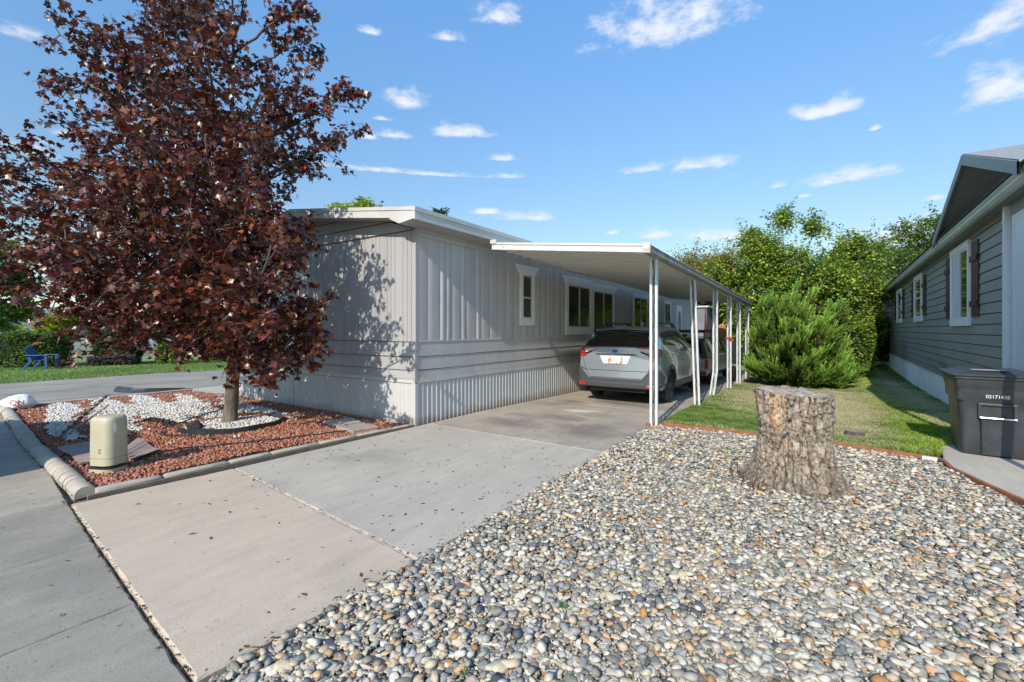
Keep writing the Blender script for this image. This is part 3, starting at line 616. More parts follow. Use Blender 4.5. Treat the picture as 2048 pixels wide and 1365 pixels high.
# skirting
per = .112
def skx(t, z):
    u = ((t - HY0) / per) % 1.0
    k = 0 if u < .30 else (.024 * (u - .30) / .12 if u < .42 else (.024 if u < .72 else (.024 * (1 - (u - .72) / .12) if u < .84 else 0)))
    return k - .016 + .004 * noise.noise(Vector((t * 1.3, z * 2, 3)))
ts = []; t = HY0 + .05
while t < 20: ts.append(t); t += per * .06 * 2
ts2 = []; i = 0
while HY0 + .05 + i * per < 22:
    for q in (0, .30, .42, .72, .84): ts2.append(HY0 + .05 + (i + q) * per - .05)
    i += 1
ts2 = [t for t in ts2 if t > HY0 + .04]
o = prof_wall('skirting', M['siding_light'], ts2, [-.5, .0, .35, .71], skx, house)
mb = MB(); mb.box(HX1 - .06, HX1 + .020, HY0 - .025, HY0 + .04, -.06, .70); mb.build('corner_trim', M['siding_light'], house)
sx = []; x = HX0
while x < HX1 - .05: sx += [x, x + .004, x + .008]; x += .095
prof_wall('skirting', M['siding_light'], sx + [HX1 - .03], [-.1, .25, .70], lambda t, z: -.006 * (int(round((t - HX0) * 1000)) % 95 in (4,)) + .006 + .008 * noise.noise(Vector((t * .8, z * 1.2, 5))), house, 'y', HY0)
for x_ in (-6.55, -9.2): mb = MB(); mb.box(x_, x_ + .02, HY0 - .022, HY0 - .004, -.05, .70); mb.build('skirting_joint', M['siding_light'], house)
# closed body behind
mb = MB(); mb.box(HX0 + .02, HX1 - .03, HY0 + .02, HY1 - .02, -.5, 3.3); mb.build('wall_core', M['siding'], house)
# roof: slab with pitch, fascia, coping
EX = HX1 + .36; WX = HX0 - .29; FY = HY0 - .37; BY = HY1 + .3
mb = MB()
prof = [(EX, 3.47), (XM, roofz(XM) - .03), (WX, 3.47), (WX, 3.50), (XM, roofz(XM)), (EX, 3.50)]
mb.prism(prof, FY + .02, BY, 'y'); mb.build('roof', M['roof_white'], house)
mb = MB()
# rake fascia at the front (two boards and coping), side fascia
def rake(y0, y1, dz0, dz1, x0, x1):
    P = [(x0, roofz(x0) + dz0), (XM, roofz(XM) + dz0), (x1, roofz(x1) + dz0), (x1, roofz(x1) + dz1), (XM, roofz(XM) + dz1), (x0, roofz(x0) + dz1)]
    mb.prism(P, y0, y1, 'y')
rake(FY, FY + .022, -.155, -.035, WX, EX); rake(FY - .014, FY + .03, -.036, .022, WX - .01, EX + .01)
mb.box(EX - .012, EX + .012, FY - .002, BY, 3.325, 3.455); mb.box(WX - .012, WX + .012, FY, BY, 3.33, 3.46)
mb.box(EX - .016, EX + .026, FY - .016, BY, 3.455, 3.522)
# boxed eave end
mb.prism([(EX + .004, 3.34), (EX - .35, 3.30), (EX - .57, 3.40), (EX - .57, 3.50), (EX + .004, 3.46)], FY - .006, FY + .03, 'y')
mb.build('fascia', M['fascia'], house)
mb = MB()
mb.add([(EX, FY + .02, 3.335), (HX1, FY + .02, 3.295), (HX1, BY, 3.295), (EX, BY, 3.335)], [(0, 1, 2, 3)])
mb.add([(HX1 + .1, FY + .02, roofz(HX1 + .1) - .152), (XM, FY + .02, roofz(XM) - .152), (XM, HY0, roofz(XM) - .152), (HX1 + .1, HY0, roofz(HX1 + .1) - .152)], [(0, 1, 2, 3)])
mb.add([(HX0 - .2, FY + .02, roofz(HX0 - .2) - .152), (XM, FY + .02, roofz(XM) - .152), (XM, HY0, roofz(XM) - .152), (HX0 - .2, HY0, roofz(HX0 - .2) - .152)], [(0, 1, 2, 3)])
mb.add([(WX, FY + .02, 3.335), (HX0, FY + .02, 3.295), (HX0, BY, 3.295), (WX, BY, 3.335)], [(0, 1, 2, 3)])
mb.build('soffit', M['siding'], house)
mb = MB(); mb.tube([(-5.95, 9.0, 3.5), (-5.95, 9.0, 3.74)], [.04, .045], 10); mb.tube([(-5.95, 9, 3.74), (-5.95, 9, 3.78)], [.06, .03], 10); mb.build('roof_vent', M['white_vinyl'], house)
# windows on the east wall
def window_e(name, y0, y1, z0, z1, trimw=.10, head=.2, flare=(.18, .18), div='h', glass='glass', head_flat=False):
    x = HX1 + .014
    w = MB(); T = .028
    w.box(x, x + T, y0, y0 + trimw, z0, z1 - head); w.box(x, x + T, y1 - trimw, y1, z0, z1 - head)
    w.box(x, x + T - .002, y0 + trimw, y1 - trimw, z0, z0 + trimw * 1.35)
    M4 = None
    w.prism([(y0, z1 - head), (y1, z1 - head), (y1 + flare[1], z1), (y0 - flare[0], z1)], x, x + T + .004, 'x')
    win = w.build(name, M['trim'], house, bevel=.003)
    gy0, gy1, gz0, gz1 = y0 + trimw, y1 - trimw, z0 + trimw * 1.35, z1 - head
    g = MB(); g.box(x - .03, x + .002, gy0, gy1, gz0, gz1); g.build('pane', M[glass], win)
    f = MB(); b = .03
    f.box(x - .002, x + .018, gy0, gy0 + b, gz0, gz1); f.box(x - .002, x + .018, gy1 - b, gy1, gz0, gz1)
    f.box(x - .002, x + .018, gy0 + b, gy1 - b, gz0, gz0 + b); f.box(x - .002, x + .018, gy0 + b, gy1 - b, gz1 - b, gz1)
    if div == 'h': zm = gz0 + (gz1 - gz0) * .48; f.box(x - .002, x + .022, gy0 + b, gy1 - b, zm - .02, zm + .02)
    else: ym = (gy0 + gy1) / 2; f.box(x - .002, x + .022, ym - .03, ym + .03, gz0 + b, gz1 - b)
    f.build('frame', M['frame_cream'] if div == 'v' else M['gutter_sage'], win)
    return win
w1 = window_e('window', 8.56, 9.19, 1.70, 3.06, .12, .22, (.17, .17), 'h', 'glass_dim')
w1['label'] = 'narrow sash window with flared white header near the front corner'
w2 = window_e('window', 10.78, 12.46, 1.47, 3.04, .15, .24, (.16, 0), 'v')
w2['label'] = 'wide two-pane window with half-flared header beside the glass door'
w3 = window_e('sliding_door', 12.47, 14.2, .80, 2.99, .12, .24, (0, .25), 'v')
w4 = window_e('window', 16.0, 17.75, 1.0, 2.90, .16, .12, (.1, .1), 'v')
w4['label'] = 'dark narrow opening with white trim above the silver wagon'
w5 = window_e('window', 20.0, 21.0, 1.7, 2.85, .08, .10, (.0, .0), 'v')
d6 = MB(); d6.box(HX1 + .014, HX1 + .05, 22.0, 22.95, .7, 2.75); dd = d6.build('door', M['trim'], house)
d7 = MB(); d7.prism([(22.47 + .28 * math.cos(a * .3927), 1.95 + .55 * math.sin(a * .3927)) for a in range(16)], HX1 + .051, HX1 + .056, 'x'); d7.build('pane', M['glass_dim'], dd)
# small front window behind the maple
f = MB(); f.box(-11.15, -10.25, HY0 - .03, HY0 - .006, 1.75, 2.95); fw = f.build('window', M['trim'], house)
f = MB(); f.box(-11.05, -10.35, HY0 - .036, HY0 - .031, 1.87, 2.85); f.build('pane', M['glass'], fw)

# ============================================================ CARPORT
cp = thing('carport', 'white metal patio-cover carport attached to the grey home', 'carport', (-2.31, 7.7, 0))
CX0, CX1, CY0, CY1 = -5.2, -2.20, 7.02, 19.9
def cz(x, y): return 2.935 + (-2.25 - x) * .113 - .020 * (y - 7.02)
mb = MB(); pw_ = .30; nP = int((CY1 - CY0) / pw_)
prof = [(0, .030), (.050, .030), (.056, -.022), (.096, -.022), (.1015, .030)]
vs = []; fs = []
line = []
for i in range(nP):
    for a, b in prof: line.append((CY0 + .03 + i * pw_ + a * 2.95, b))
for xq in (CX0, CX1 - .05): vs += [(xq, y_, cz(xq, y_) - .085 + b) for y_, b in line]
n = len(line); mb.add(vs, [(i, i + 1, n + i + 1, n + i) for i in range(n - 1)])
vs2 = [(x_, y_, cz(x_, y_) - .02) for y_ in (CY0 + .03, CY1) for x_ in (CX0, CX1 - .05)]; mb.add(vs2, [(0, 1, 3, 2)])
mb.build('roof_panel', M['pan'], cp)
def slant_box(mb, x0, x1, y0, y1, dz0, dz1):
    vs = [(x, y, cz(x, y) + d) for x in (x0, x1) for y in (y0, y1) for d in (dz0, dz1)]
    mb.add(vs, [(0, 1, 3, 2), (4, 6, 7, 5), (0, 4, 5, 1), (2, 3, 7, 6), (0, 2, 6, 4), (1, 5, 7, 3)])
fas = mat('carport_fascia', (.64, .62, .575), (.58, .56, .52), .4, 3, 5, c3=(.25, .24, .23), s3=5, f3=.62, stretch=(1, 1, 1))
mb = MB(); slant_box(mb, CX0, CX1 - .03, CY0, CY0 + .026, -.125, -.035); slant_box(mb, CX0, CX1 - .03, CY0 - .016, CY0 + .028, -.036, .0); slant_box(mb, CX0, CX1 - .03, CY0 - .008, CY0 + .02, -.135, -.124)
mb.build('fascia', fas, cp)
mb = MB(); prof = [(-.06, -.12), (.02, -.13), (.045, -.10), (.035, -.05), (.055, -.015), (.045, .0), (-.05, .0)]
rr = [[(CX1 - .03 + a, y_, cz(CX1, y_) + b) for a, b in prof] for y_ in (CY0 + .02, CY1)]; mb.rings(rr)
mb.build('gutter', M['gutter'], cp, smooth=False)
mb = MB(); slant_box(mb, CX1 - .075, CX1 + .035, CY0 - .02, CY0 + .02, -.14, .012); mb.build('end_cap', fas, cp)
mb = MB(); slant_box(mb, CX1 - .18, CX1 - .085, CY0 + .05, CY1 - .05, -.155, -.087); mb.build('beam', M['pan'], cp)
mb = MB(); mb.box(CX0 - .02, CX0 + .12, CY0 - .03, CY0 + .09, cz(CX0, CY0) - .03, cz(CX0, CY0) + .045); mb.build('flashing', M['fascia'], cp)
PY_ = [7.68, 10.72, 13.1, 15.36, 17.3, 19.5]
for i, y_ in enumerate(PY_):
    z0 = gz(y_) - .06; z1 = cz(CX1, y_) - .12; xx = -2.31; bent = (i == 2)
    mb = MB()
    for s in (-1, 1):
        xc = xx + s * .045; w = .0215
        lean = -.03 if i == 1 else 0
        pts = [(xc, y_, z1), (xc, y_, z0)]
        def ch(z, s=s): 
            dx = 0
            if i == 1: dx = .10 * ((z1 - z) / (z1 - z0)) - .05
            if bent and z < z0 + .7: dx = .0 - .09 * (1 - (z - z0) / .7)
            return dx
        zz = [z1, z1 - .8, z0 + .7, z0 + .35, z0]
        rr = []
        for z in zz:
            c_ = xc + ch(z); rr.append([(c_ - w, y_ - .024, z), (c_ + w, y_ - .024, z), (c_ + w, y_ + .024, z), (c_ - w, y_ + .024, z)])
        mb.rings(rr)
    post = mb.build('post', M['metal_white'], cp, bevel=.003)
    if bent: post['label'] = 'white post bent inward near its foot'
    if i == 1: post['label'] = 'slightly leaning white post'
    mb = MB(); zt = z0 + .05; k = 0; pts = []
    while zt < z1:
        dx = .10 * ((z1 - zt) / (z1 - z0)) - .05 if i == 1 else (-.09 * (1 - (zt - z0) / .7) if bent and zt < z0 + .7 else 0)
        pts.append((xx + dx + .012 * math.sin(k * .9), y_, zt)); zt += .045; k += 1
    mb.tube(pts, .012 if i < 2 else .006, 5); mb.build('scroll', M['rust'] if i < 2 else M['metal_white'], post)
mb = MB(); mb.tube([(-2.22, 19.45, gz(19) + .55), (-2.0, 19.3, gz(19))], .02, 6); mb.build('brace', M['metal_white'], cp)
mb = MB(); 
for a in range(3): mb.box(-2.38 + a * .025, -2.25 + a * .02, 15.31, 15.325, 1.34 - .04 * a, 1.375 - .03 * a)
mb.build('ribbon', M['red_paint'], cp)
# shed behind, at the end of the home
sd = thing('shed', 'pale lean-to shed at the far end of the grey home', 'shed', (-5.0, 24.9, gz(25)))
mb = MB(); mb.box(-5.57, -4.80, 24.9, 27, gz(25) - .1, 2.75); mb.build('wall', mat('shed_shade_paint', (.20, .205, .23)), sd)  # wall colour darkened to paint in shade on the shed
mb = MB(); mb.box(-5.62, -4.7, 24.8, 27, 2.75, 2.83); mb.build('roof', M['roof_white'], sd)
mb = MB(); mb.box(-5.2, -4.86, 24.87, 24.899, gz(25) + .05, 1.95); mb.build('door', mat('shed_door_shade_paint', (.24, .245, .27)), sd)  # door carries the same painted-in shade as the wall
# ============================================================ GREEN NEIGHBOUR
gh = thing('green_house', 'sage green lap-sided home with dark red shutters along the right edge', 'house', (2.4, 10.0, 0), -0.02708)
def gb(mb, name, m, parent=gh, **k): return mb.build(name, m, parent, world=False, **k)
LE = 21.8
mb = MB(); lap = .186; z = .40; nL = 0
ts = [-.30 + i * .45 for i in range(int(LE / .45) + 1)] + [LE]
while z < 3.52:
    z2 = min(z + lap, 3.54); vs = []
    for t in ts:
        w = .0025 * noise.noise(Vector((t * .8, z * 4, 0))); vs += [(-.001, t, z2 - .016), (-.016 + w, t, z + .006), (-.016 + w, t, z), (.0, t, z)]
    mb.add(vs, [(i * 4 + j, (i + 1) * 4 + j, (i + 1) * 4 + j + 1, i * 4 + j + 1) for i in range(len(ts) - 1) for j in range(3)]); z = z2
gb(mb, 'lap_siding', M['green_siding'], smooth='auto')
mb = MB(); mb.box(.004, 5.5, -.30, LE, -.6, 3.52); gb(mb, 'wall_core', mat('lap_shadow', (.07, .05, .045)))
mb = MB(); t = 0; vs = []
while t < LE:
    for a, b in ((0, 0), (.01, -.010), (.05, -.010), (.06, 0)): vs.append((t + a, b))
    t += .15
V = [(b - .002, a, z_) for a, b in vs for z_ in (-.55, .41)]
mb.add(V, [(2 * i, 2 * i + 2, 2 * i + 3, 2 * i + 1) for i in range(len(vs) - 1)])
mb.box(-.02, .0, 0, LE, .395, .425)
gb(mb, 'skirting', mat('skirting_sage', (.84, .86, .82), (.76, .78, .75), .5, 2))
# eave, gutter, soffit, roof
mb = MB(); mb.box(-.22, .02, -2.5, LE + .3, 3.46, 3.50); gb(mb, 'soffit', M['green_trim'])
mb = MB(); g_ = [(-.22, 3.44), (-.28, 3.44), (-.31, 3.48), (-.30, 3.52), (-.325, 3.555), (-.32, 3.58), (-.22, 3.58)]
mb.rings([[(a, y_, b) for a, b in g_] for y_ in (-2.52, LE + .3)]); gb(mb, 'gutter', M['gutter_sage'])
mb = MB(); PR = .30
mb.add([(-.36, -2.5, 3.605), (-.36, LE + .3, 3.605), (3.0, LE + .3, 3.605 + 3.36 * PR), (3.0, -2.5, 3.605 + 3.36 * PR), (6.4, LE + .3, 3.6), (6.4, -2.5, 3.6)], [(0, 1, 2, 3), (3, 2, 4, 5)])
mb.add([(-.30, LE + .28, 3.5), (6.3, LE + .28, 3.5), (3.0, LE + .28, 4.6)], [(0, 1, 2)])
gb(mb, 'roof', M['shingle'])
# cross gable over the porch side
GC, GW, GR = 1.0, 3.05, .335; zb = 3.62; xo = -.36
def gzf(t): return zb + (GW - abs(t - GC)) * GR
mb = MB()
for s in (-1, 1):
    e = GC + s * GW
    q = [(xo, GC, gzf(GC)), (xo, e, zb), (3.0, e, zb), (3.0, GC, gzf(GC))]
    mb.add([(a, b, c + .03) for a, b, c in q] + [(a, b, c) for a, b, c in q], [(0, 1, 2, 3), (4, 7, 6, 5), (0, 4, 5, 1), (1, 5, 6, 2), (0, 3, 7, 4)])
gb(mb, 'gable_roof', M['shingle'])
mb = MB()
for s in (-1, 1):
    e = GC + s * GW
    mb.add([(xo - .02, GC, gzf(GC) + .012), (xo - .02, e, zb + .012), (xo - .02, e, zb - .15), (xo - .02, GC, gzf(GC) - .16), (xo + .012, GC, gzf(GC) + .012), (xo + .012, e, zb + .012), (xo + .012, e, zb - .15), (xo + .012, GC, gzf(GC) - .16)], [(0, 1, 2, 3), (4, 7, 6, 5), (3, 2, 6, 7), (0, 4, 5, 1)])
gb(mb, 'gable_fascia', M['green_trim'])
mb = MB()
for s in (-1, 1):
    e = GC + s * GW; mb.add([(xo, GC, gzf(GC) - .10), (xo, e, zb - .02), (.35, e, zb - .02), (.35, GC, gzf(GC) - .10)], [(0, 1, 2, 3)])
gb(mb, 'gable_soffit', M['soffit_dark'])
mb = MB(); z = 3.5
while z < 4.5:
    w0 = GW * (1 - (z - 3.5) / 1.0); w1_ = GW * (1 - (min(z + .186, 4.5) - 3.5) / 1.0)
    mb.add([(.30, GC - w0, z), (.30, GC + w0, z), (.315, GC + w1_, z + .186), (.315, GC - w1_, z + .186)], [(0, 1, 2, 3)]); z += .186
gb(mb, 'gable_siding', M['green_siding'])
# downspouts
def spout(L0, ztop, zbot, kick):
    mb = MB(); w = .055
    mb.box(-.105, -.02, L0 - w, L0 + w, zbot, ztop - .25)
    for q in (-.03, 0, .03): mb.box(-.109, -.105, L0 + q - .006, L0 + q + .006, zbot, ztop - .25)
    mb.box(-.115, -.02, L0 - w - .006, L0 + w + .006, ztop - .26, ztop - .24); mb.box(-.105, -.02, L0 - w, L0 + w, ztop - .24, ztop - .012)
    if kick: mb.prism([(-.105, zbot + .12), (-.02, zbot), (-.40, zbot - .03), (-.42, zbot + .05)], L0 - w, L0 + w, 'y')
    return gb(mb, 'downspout', M['white_vinyl'], bevel=.004)
spout(-.15, 3.47, .40, False)['label'] = 'white downspout behind the wheelie bin'
spout(LE - .1, 3.47, -.24, True)['label'] = 'white downspout at the far corner with a kicked-out foot'
# windows with shutters
def rwin(L0, L1, z0, z1, sh, lab, single=False):
    T = .11 if L1 - L0 > 1.2 else .1
    mb = MB(); mb.box(-.055, -.006, L0, L0 + T, z0 + .14, z1 - .13); mb.box(-.055, -.006, L1 - T, L1, z0 + .14, z1 - .13)
    mb.box(-.060, -.006, L0 - .012, L1 + .012, z1 - .13, z1); mb.box(-.060, -.006, L0 - .012, L1 + .012, z0, z0 + .14)
    w = gb(mb, 'window', M['trim'], bevel=.003); w['label'] = lab
    a, b, c, d = L0 + T, L1 - T, z0 + .14, z1 - .13
    f = MB(); q = .045
    f.box(-.04, -.004, a, a + q, c, d); f.box(-.04, -.004, b - q, b, c, d); f.box(-.04, -.004, a + q, b - q, c, c + q); f.box(-.04, -.004, a + q, b - q, d - q, d)
    if single: f.box(-.042, -.004, (a + b) / 2 - .03, (a + b) / 2 + .03, c + q, d - q)
    else: f.box(-.042, -.004, a + q, b - q, (c + d) / 2 - .025, (c + d) / 2 + .025)
    gb(f, 'frame', M['white_vinyl'], w)
    g = MB(); g.box(-.022, -.016, a + q, b - q, c + q, d - q); gb(g, 'pane', M['glass'], w)
    if single:
        cu = MB(); 
        for i in range(12): y_ = (a + b) / 2 + .04 + i * ((b - a) / 2 - .1) / 12; cu.box(-.030 + .004 * (i % 2), -.023, y_, y_ + .045, c + q, d - q)
        gb(cu, 'blind', M['white_vinyl'], w)
    for (s0, s1) in sh:
        m_ = MB(); n = max(2, int(round((s1 - s0) / .14))); ww = (s1 - s0) / n
        for i in range(n): m_.box(-.036 - .002 * (i % 2), -.015, s0 + i * ww + .002, s0 + (i + 1) * ww - .002, z0 + .17, z1 - .10)
        for zz in (z0 + .42, z1 - .42): m_.box(-.066, -.037, s0 - .015, s1 + .015, zz - .055, zz + .055)
        gb(m_, 'shutter', M['shutter'], bevel=.002)
rwin(2.45, 4.25, 1.68, 3.38, [(1.80, 2.30), (4.42, 4.88)], 'nearest white-trimmed window of the green home, with vertical blinds', True)
rwin(8.75, 10.45, 1.86, 3.36, [(8.05, 8.58), (10.62, 11.2)], 'middle sash window of the green home')
rwin(14.3, 16.1, 1.88, 3.30, [(13.5, 14.1), (16.3, 17.0)], 'farthest sash window of the green home')
mb = MB(); mb.box(-.05, .06, -1.7, -.32, -.05, 3.28); mb.box(-.06, -.05, -.46, -.40, -.05, 3.28); gb(mb, 'porch_panel', M['white_vinyl'], bevel=.006)
mb = MB(); mb.box(-.06, .08, -2.45, -.30, 3.285, 3.458); gb(mb, 'porch_header', M['green_trim'])
mb = MB(); mb.box(-.31, -.22, -2.48, -2.39, -.02, 3.455); gb(mb, 'porch_post', M['white_vinyl'])
mb = MB(); mb.tube([(-.02, 4.7, .43), (-.03, 4.75, .62), (-.03, 4.95, .72), (-.03, 5.35, .70), (-.03, 5.6, .74)], .008, 6); mb.tube([(-.03, 4.7, .43), (-.035, 3.0, .435), (-.03, .3, .44)], .010, 6); gb(mb, 'cable', M['plastic_black'])

# ============================================================ WHEELIE BIN
bn = thing('wheelie_bin', 'black wheelie bin with white number on the concrete pad by the green home', 'bin', (1.90, 8.74, -.05), -.03)
def rrect(hx, hy, r, z, n=5, cy=0, cham=0):
    pts = []
    for cx_, cy_, a0 in ((hx - r, hy - r, 0), (-hx + r, hy - r, 90), (-hx + r, -hy + r, 180), (hx - r, -hy + r, 270)):
        for i in range(n + 1):
            a = math.radians(a0 + 90 * i / n); pts.append((cx_ + r * math.cos(a), cy_ + r * math.sin(a) + cy, z))
    return pts
lv = [(.0, .305, .335, .05), (.02, .325, .350, .06), (.30, .342, .366, .07), (.60, .360, .384, .09), (.70, .366, .390, .10), (.73, .385, .405, .05), (.86, .392, .414, .05), (.885, .396, .418, .05), (.90, .402, .430, .05), (1.0, .408, .438, .05), (1.01, .43, .46, .06), (1.035, .43, .46, .06), (1.04, .41, .44, .05)]
mb = MB(); mb.rings([rrect(a, b, r, z) for z, a, b, r in lv]); gb(mb, 'body', M['bin'], bn, smooth='auto')
mb = MB(); mb.rings([rrect(a, b, .06, z, 5, c) for z, a, b, c in ((1.038, .438, .468, 0), (1.05, .452, .482, 0), (1.068, .452, .482, 0), (1.074, .44, .47, 0), (1.085, .37, .40, .0), (1.115, .30, .33, 0), (1.12, .26, .30, 0))])
gb(mb, 'lid', M['bin'], bn, smooth='auto')
mb = MB(); mb.box(-.20, .20, .44, .52, .98, 1.03); mb.tube([(-.3, .52, 1.02), (.3, .52, 1.02)], .018, 8); gb(mb, 'handle', M['bin'], bn)
mb = MB()   # front centre panel with pocket
mb.rings([[(-.15, -.352, .02), (.15, -.352, .02), (.13, -.375, .02), (-.13, -.375, .02)], [(-.165, -.375, .50), (.165, -.375, .50), (.145, -.412, .50), (-.145, -.412, .50)]]); 
mb.box(-.18, -.145, -.418, -.36, .50, .68); mb.box(.145, .18, -.418, -.36, .50, .68); mb.box(-.18, .18, -.418, -.36, .665, .695)
gb(mb, 'front_panel', M['bin'], bn, bevel=.006)
mb = MB(); mb.box(-.143, .143, -.392, -.38, .51, .66); gb(mb, 'pocket', M['plastic_black'], bn)
mb = MB(); mb.tube([(-.165, -.432, .51), (.165, -.432, .51)], .014, 10); gb(mb, 'lift_bar', M['chrome'], bn, smooth='auto')
for s in (-1, 1):
    mb = MB(); mb.tube([(s * .25, .33, .11), (s * .31, .33, .11)], .11, 20); gb(mb, 'wheel', M['rubber'], bn)
def text_obj(name, body, size, m, parent, Mx, sx=1.0, extr=.0008, align='CENTER'):
    cu = bpy.data.curves.new(name, 'FONT'); cu.body = body; cu.size = size; cu.extrude = extr; cu.align_x = align; cu.align_y = 'CENTER'
    t = bpy.data.objects.new(name, cu); C.objects.link(t); bpy.context.view_layer.update()
    me = bpy.data.meshes.new_from_object(t.evaluated_get(bpy.context.evaluated_depsgraph_get())); bpy.data.objects.remove(t)
    me.transform(Matrix.Diagonal((sx, 1, 1, 1))); me.transform(Mx); me.materials.clear()
    return link_mesh(name, me, m, parent)
FRONT = Matrix(((1, 0, 0, 0), (0, 0, -1, 0), (0, 1, 0, 0), (0, 0, 0, 1)))  # text facing -Y
text_obj('lettering', '02171438', .062, M['white_mark'], bn, Matrix.Translation((.0, -.417, .785)) @ FRONT, .88)
SIDE = Matrix(((0, 0, -1, 0), (-1, 0, 0, 0), (0, 1, 0, 0), (0, 0, 0, 1)))   # facing -X
for i, (b_, w_) in enumerate((('WASTE', .045), ('ONLY', .045), ('NO', .04))):
    text_obj('lettering', '==' if i == 2 else '= =', w_, M['white_mark'], bn, Matrix.Translation((-.3995, -.1, .90 - i * .07)) @ SIDE)
mb = MB(); mb.box(-.22, .10, -.36, -.16, 1.121, 1.1225); gb(mb, 'sticker', mat('lid_sticker', (.55, .53, .48), (.3, .3, .3), .5, 30), bn)

# ============================================================ STUMP
def bark_stump():
    m = mat('stump_bark', (.52, .44, .35), (.17, .13, .095), .95, 24, 12, bump=1.0, bscale=38, bdist=.022, c3=(.47, .26, .10), s3=4.5, f3=.60)
    nt = m.node_tree; N = nt.nodes; L = nt.links; b = N['Principled BSDF']
    src = b.inputs['Base Color'].links[0].from_socket
    tc = N.new('ShaderNodeTexCoord'); mp = N.new('ShaderNodeMapping'); mp.inputs['Scale'].default_value = (1, 1, .55); L.new(tc.outputs['Object'], mp.inputs[0])
    nz = N.new('ShaderNodeTexNoise'); nz.inputs['Scale'].default_value = 9; L.new(mp.outputs[0], nz.inputs['Vector'])
    ad = N.new('ShaderNodeMixRGB'); ad.blend_type = 'ADD'; ad.inputs[0].default_value = .30; L.new(mp.outputs[0], ad.inputs[1]); L.new(nz.outputs['Color'], ad.inputs[2])
    vo = N.new('ShaderNodeTexVoronoi'); vo.feature = 'DISTANCE_TO_EDGE'; vo.inputs['Scale'].default_value = 15; L.new(ad.outputs[0], vo.inputs['Vector'])
    rp = N.new('ShaderNodeValToRGB'); rp.color_ramp.elements[0].position = .0; rp.color_ramp.elements[1].position = .05; rp.color_ramp.elements[0].color = (.45, .40, .35, 1); L.new(vo.outputs[0], rp.inputs[0])
    mx = N.new('ShaderNodeMixRGB'); mx.blend_type = 'MULTIPLY'; mx.inputs[0].default_value = .55; L.new(src, mx.inputs[1]); L.new(rp.outputs[0], mx.inputs[2])
    at = N.new('ShaderNodeAttribute'); at.attribute_name = 'Col'; m2 = N.new('ShaderNodeMixRGB'); m2.blend_type = 'MULTIPLY'; m2.inputs[0].default_value = 1
    L.new(mx.outputs[0], m2.inputs[1]); L.new(at.outputs['Color'], m2.inputs[2]); L.new(m2.outputs[0], b.inputs['Base Color'])
    bp = N['Bump'] if 'Bump' in N else None
    if bp:
        b2 = N.new('ShaderNodeBump'); b2.inputs['Strength'].default_value = .4; b2.inputs['Distance'].default_value = .03
        L.new(rp.outputs[0], b2.inputs['Height']); L.new(bp.outputs[0], b2.inputs['Normal']); L.new(b2.outputs[0], b.inputs['Normal'])
    return m
SX, SY, SH = -.22, 5.62, .95
NA, NZ = 320, 150
roots = [(3.25, .30, .42), (3.9, .20, .30), (4.45, .16, .3), (4.95, .14, .28), (5.5, .22, .34), (6.15, .20, .35), (.9, .2, .4), (2.1, .22, .4)]
rows = []; cols = []
ctx = [(.0, .0)]
for j in range(NZ + 1):
    t = j / NZ; z = -.08 + (SH + .08) * t
    row = []
    for i in range(NA):
        a = 2 * math.pi * i / NA; ca, sa = math.cos(a), math.sin(a)
        hz = max(0, z) / SH
        r = .345 - .03 * math.sin(hz * 3.1) + .055 * math.exp(-hz * 3.2)
        for ra, rh, rw in roots:
            da = (a - ra + math.pi) % (2 * math.pi) - math.pi
            r += rh * .50 * math.exp(-(da / rw) ** 2) * math.exp(-hz * 5.5)
        r += .045 * math.exp(-((((a - 3.4 + math.pi) % (2 * math.pi)) - math.pi) / .5) ** 2) * max(0, hz - .62) * 2.4
        p = Vector((ca * r * 7, sa * r * 7, z * 3.6)); q = noise.noise(p) * .034 + noise.noise(p * 2.3) * .020
        rg = 1 - abs(noise.noise(Vector((ca * 5.0, sa * 5.0, z * 2.4)) * 1.7)) * 2
        crack = -.045 * max(0, rg - .80) / .2
        vq = Vector((ca * r * 13, sa * r * 13, z * 8.5)); vq += Vector((noise.noise(vq * .7), noise.noise(vq * .7 + Vector((9, 0, 0))), noise.noise(vq * .7 + Vector((0, 9, 0))))) * .9
        vd_ = noise.voronoi(vq)[0]; ve = vd_[1] - vd_[0]; plate = min(ve / .16, 1.0); crack -= .016 * (1 - plate); crack += .006 * noise.cell(vq)
        vr = noise.noise(Vector((ca * 16, sa * 16, z * 9))) * .012 + noise.noise(Vector((ca * 34, sa * 34, z * 24))) * .007
        rr_ = r + q + crack + vr
        # torn strip of bare wood on the near left
        da = (a - 4.33 + math.pi) % (2 * math.pi) - math.pi
        bare = math.exp(-(da / .15) ** 2) * max(0, min(1, (z - .55) / .12)); rr_ -= .045 * bare
        top = .0
        if j == NZ: top = .0
        zz = z
        lip = .025 * math.cos(a - 2.9) + .022 * noise.noise(Vector((ca * 3, sa * 3, 5))) + .014 * noise.noise(Vector((ca * 11, sa * 11, 5)))
        zz += lip * max(0, t - .8) * 5
        row.append((SX + ca * rr_, SY + sa * rr_ * .95, zz))
        k = 1.0 + .25 * noise.noise(p * .8); k *= (.42 if crack < -.024 else 1) * (.62 + .38 * plate) * (.72 + .28 * min(1, hz * 3.5 + .15))
        c = [k, k * .98, k * .96]
        if bare > .25: c = [1.35, 1.2, 1.02]
        elif .10 < bare and da < 0: c = [1.35, .85, .5]
        cols.append(c)
    rows.append(row)
V = [v for r in rows for v in r]
F = [(j * NA + i, j * NA + (i + 1) % NA, (j + 1) * NA + (i + 1) % NA, (j + 1) * NA + i) for j in range(NZ) for i in range(NA)]
stump = thing('tree_stump', 'big weathered tree stump with flared roots standing in the pebble bed', 'stump', (SX, SY, 0))
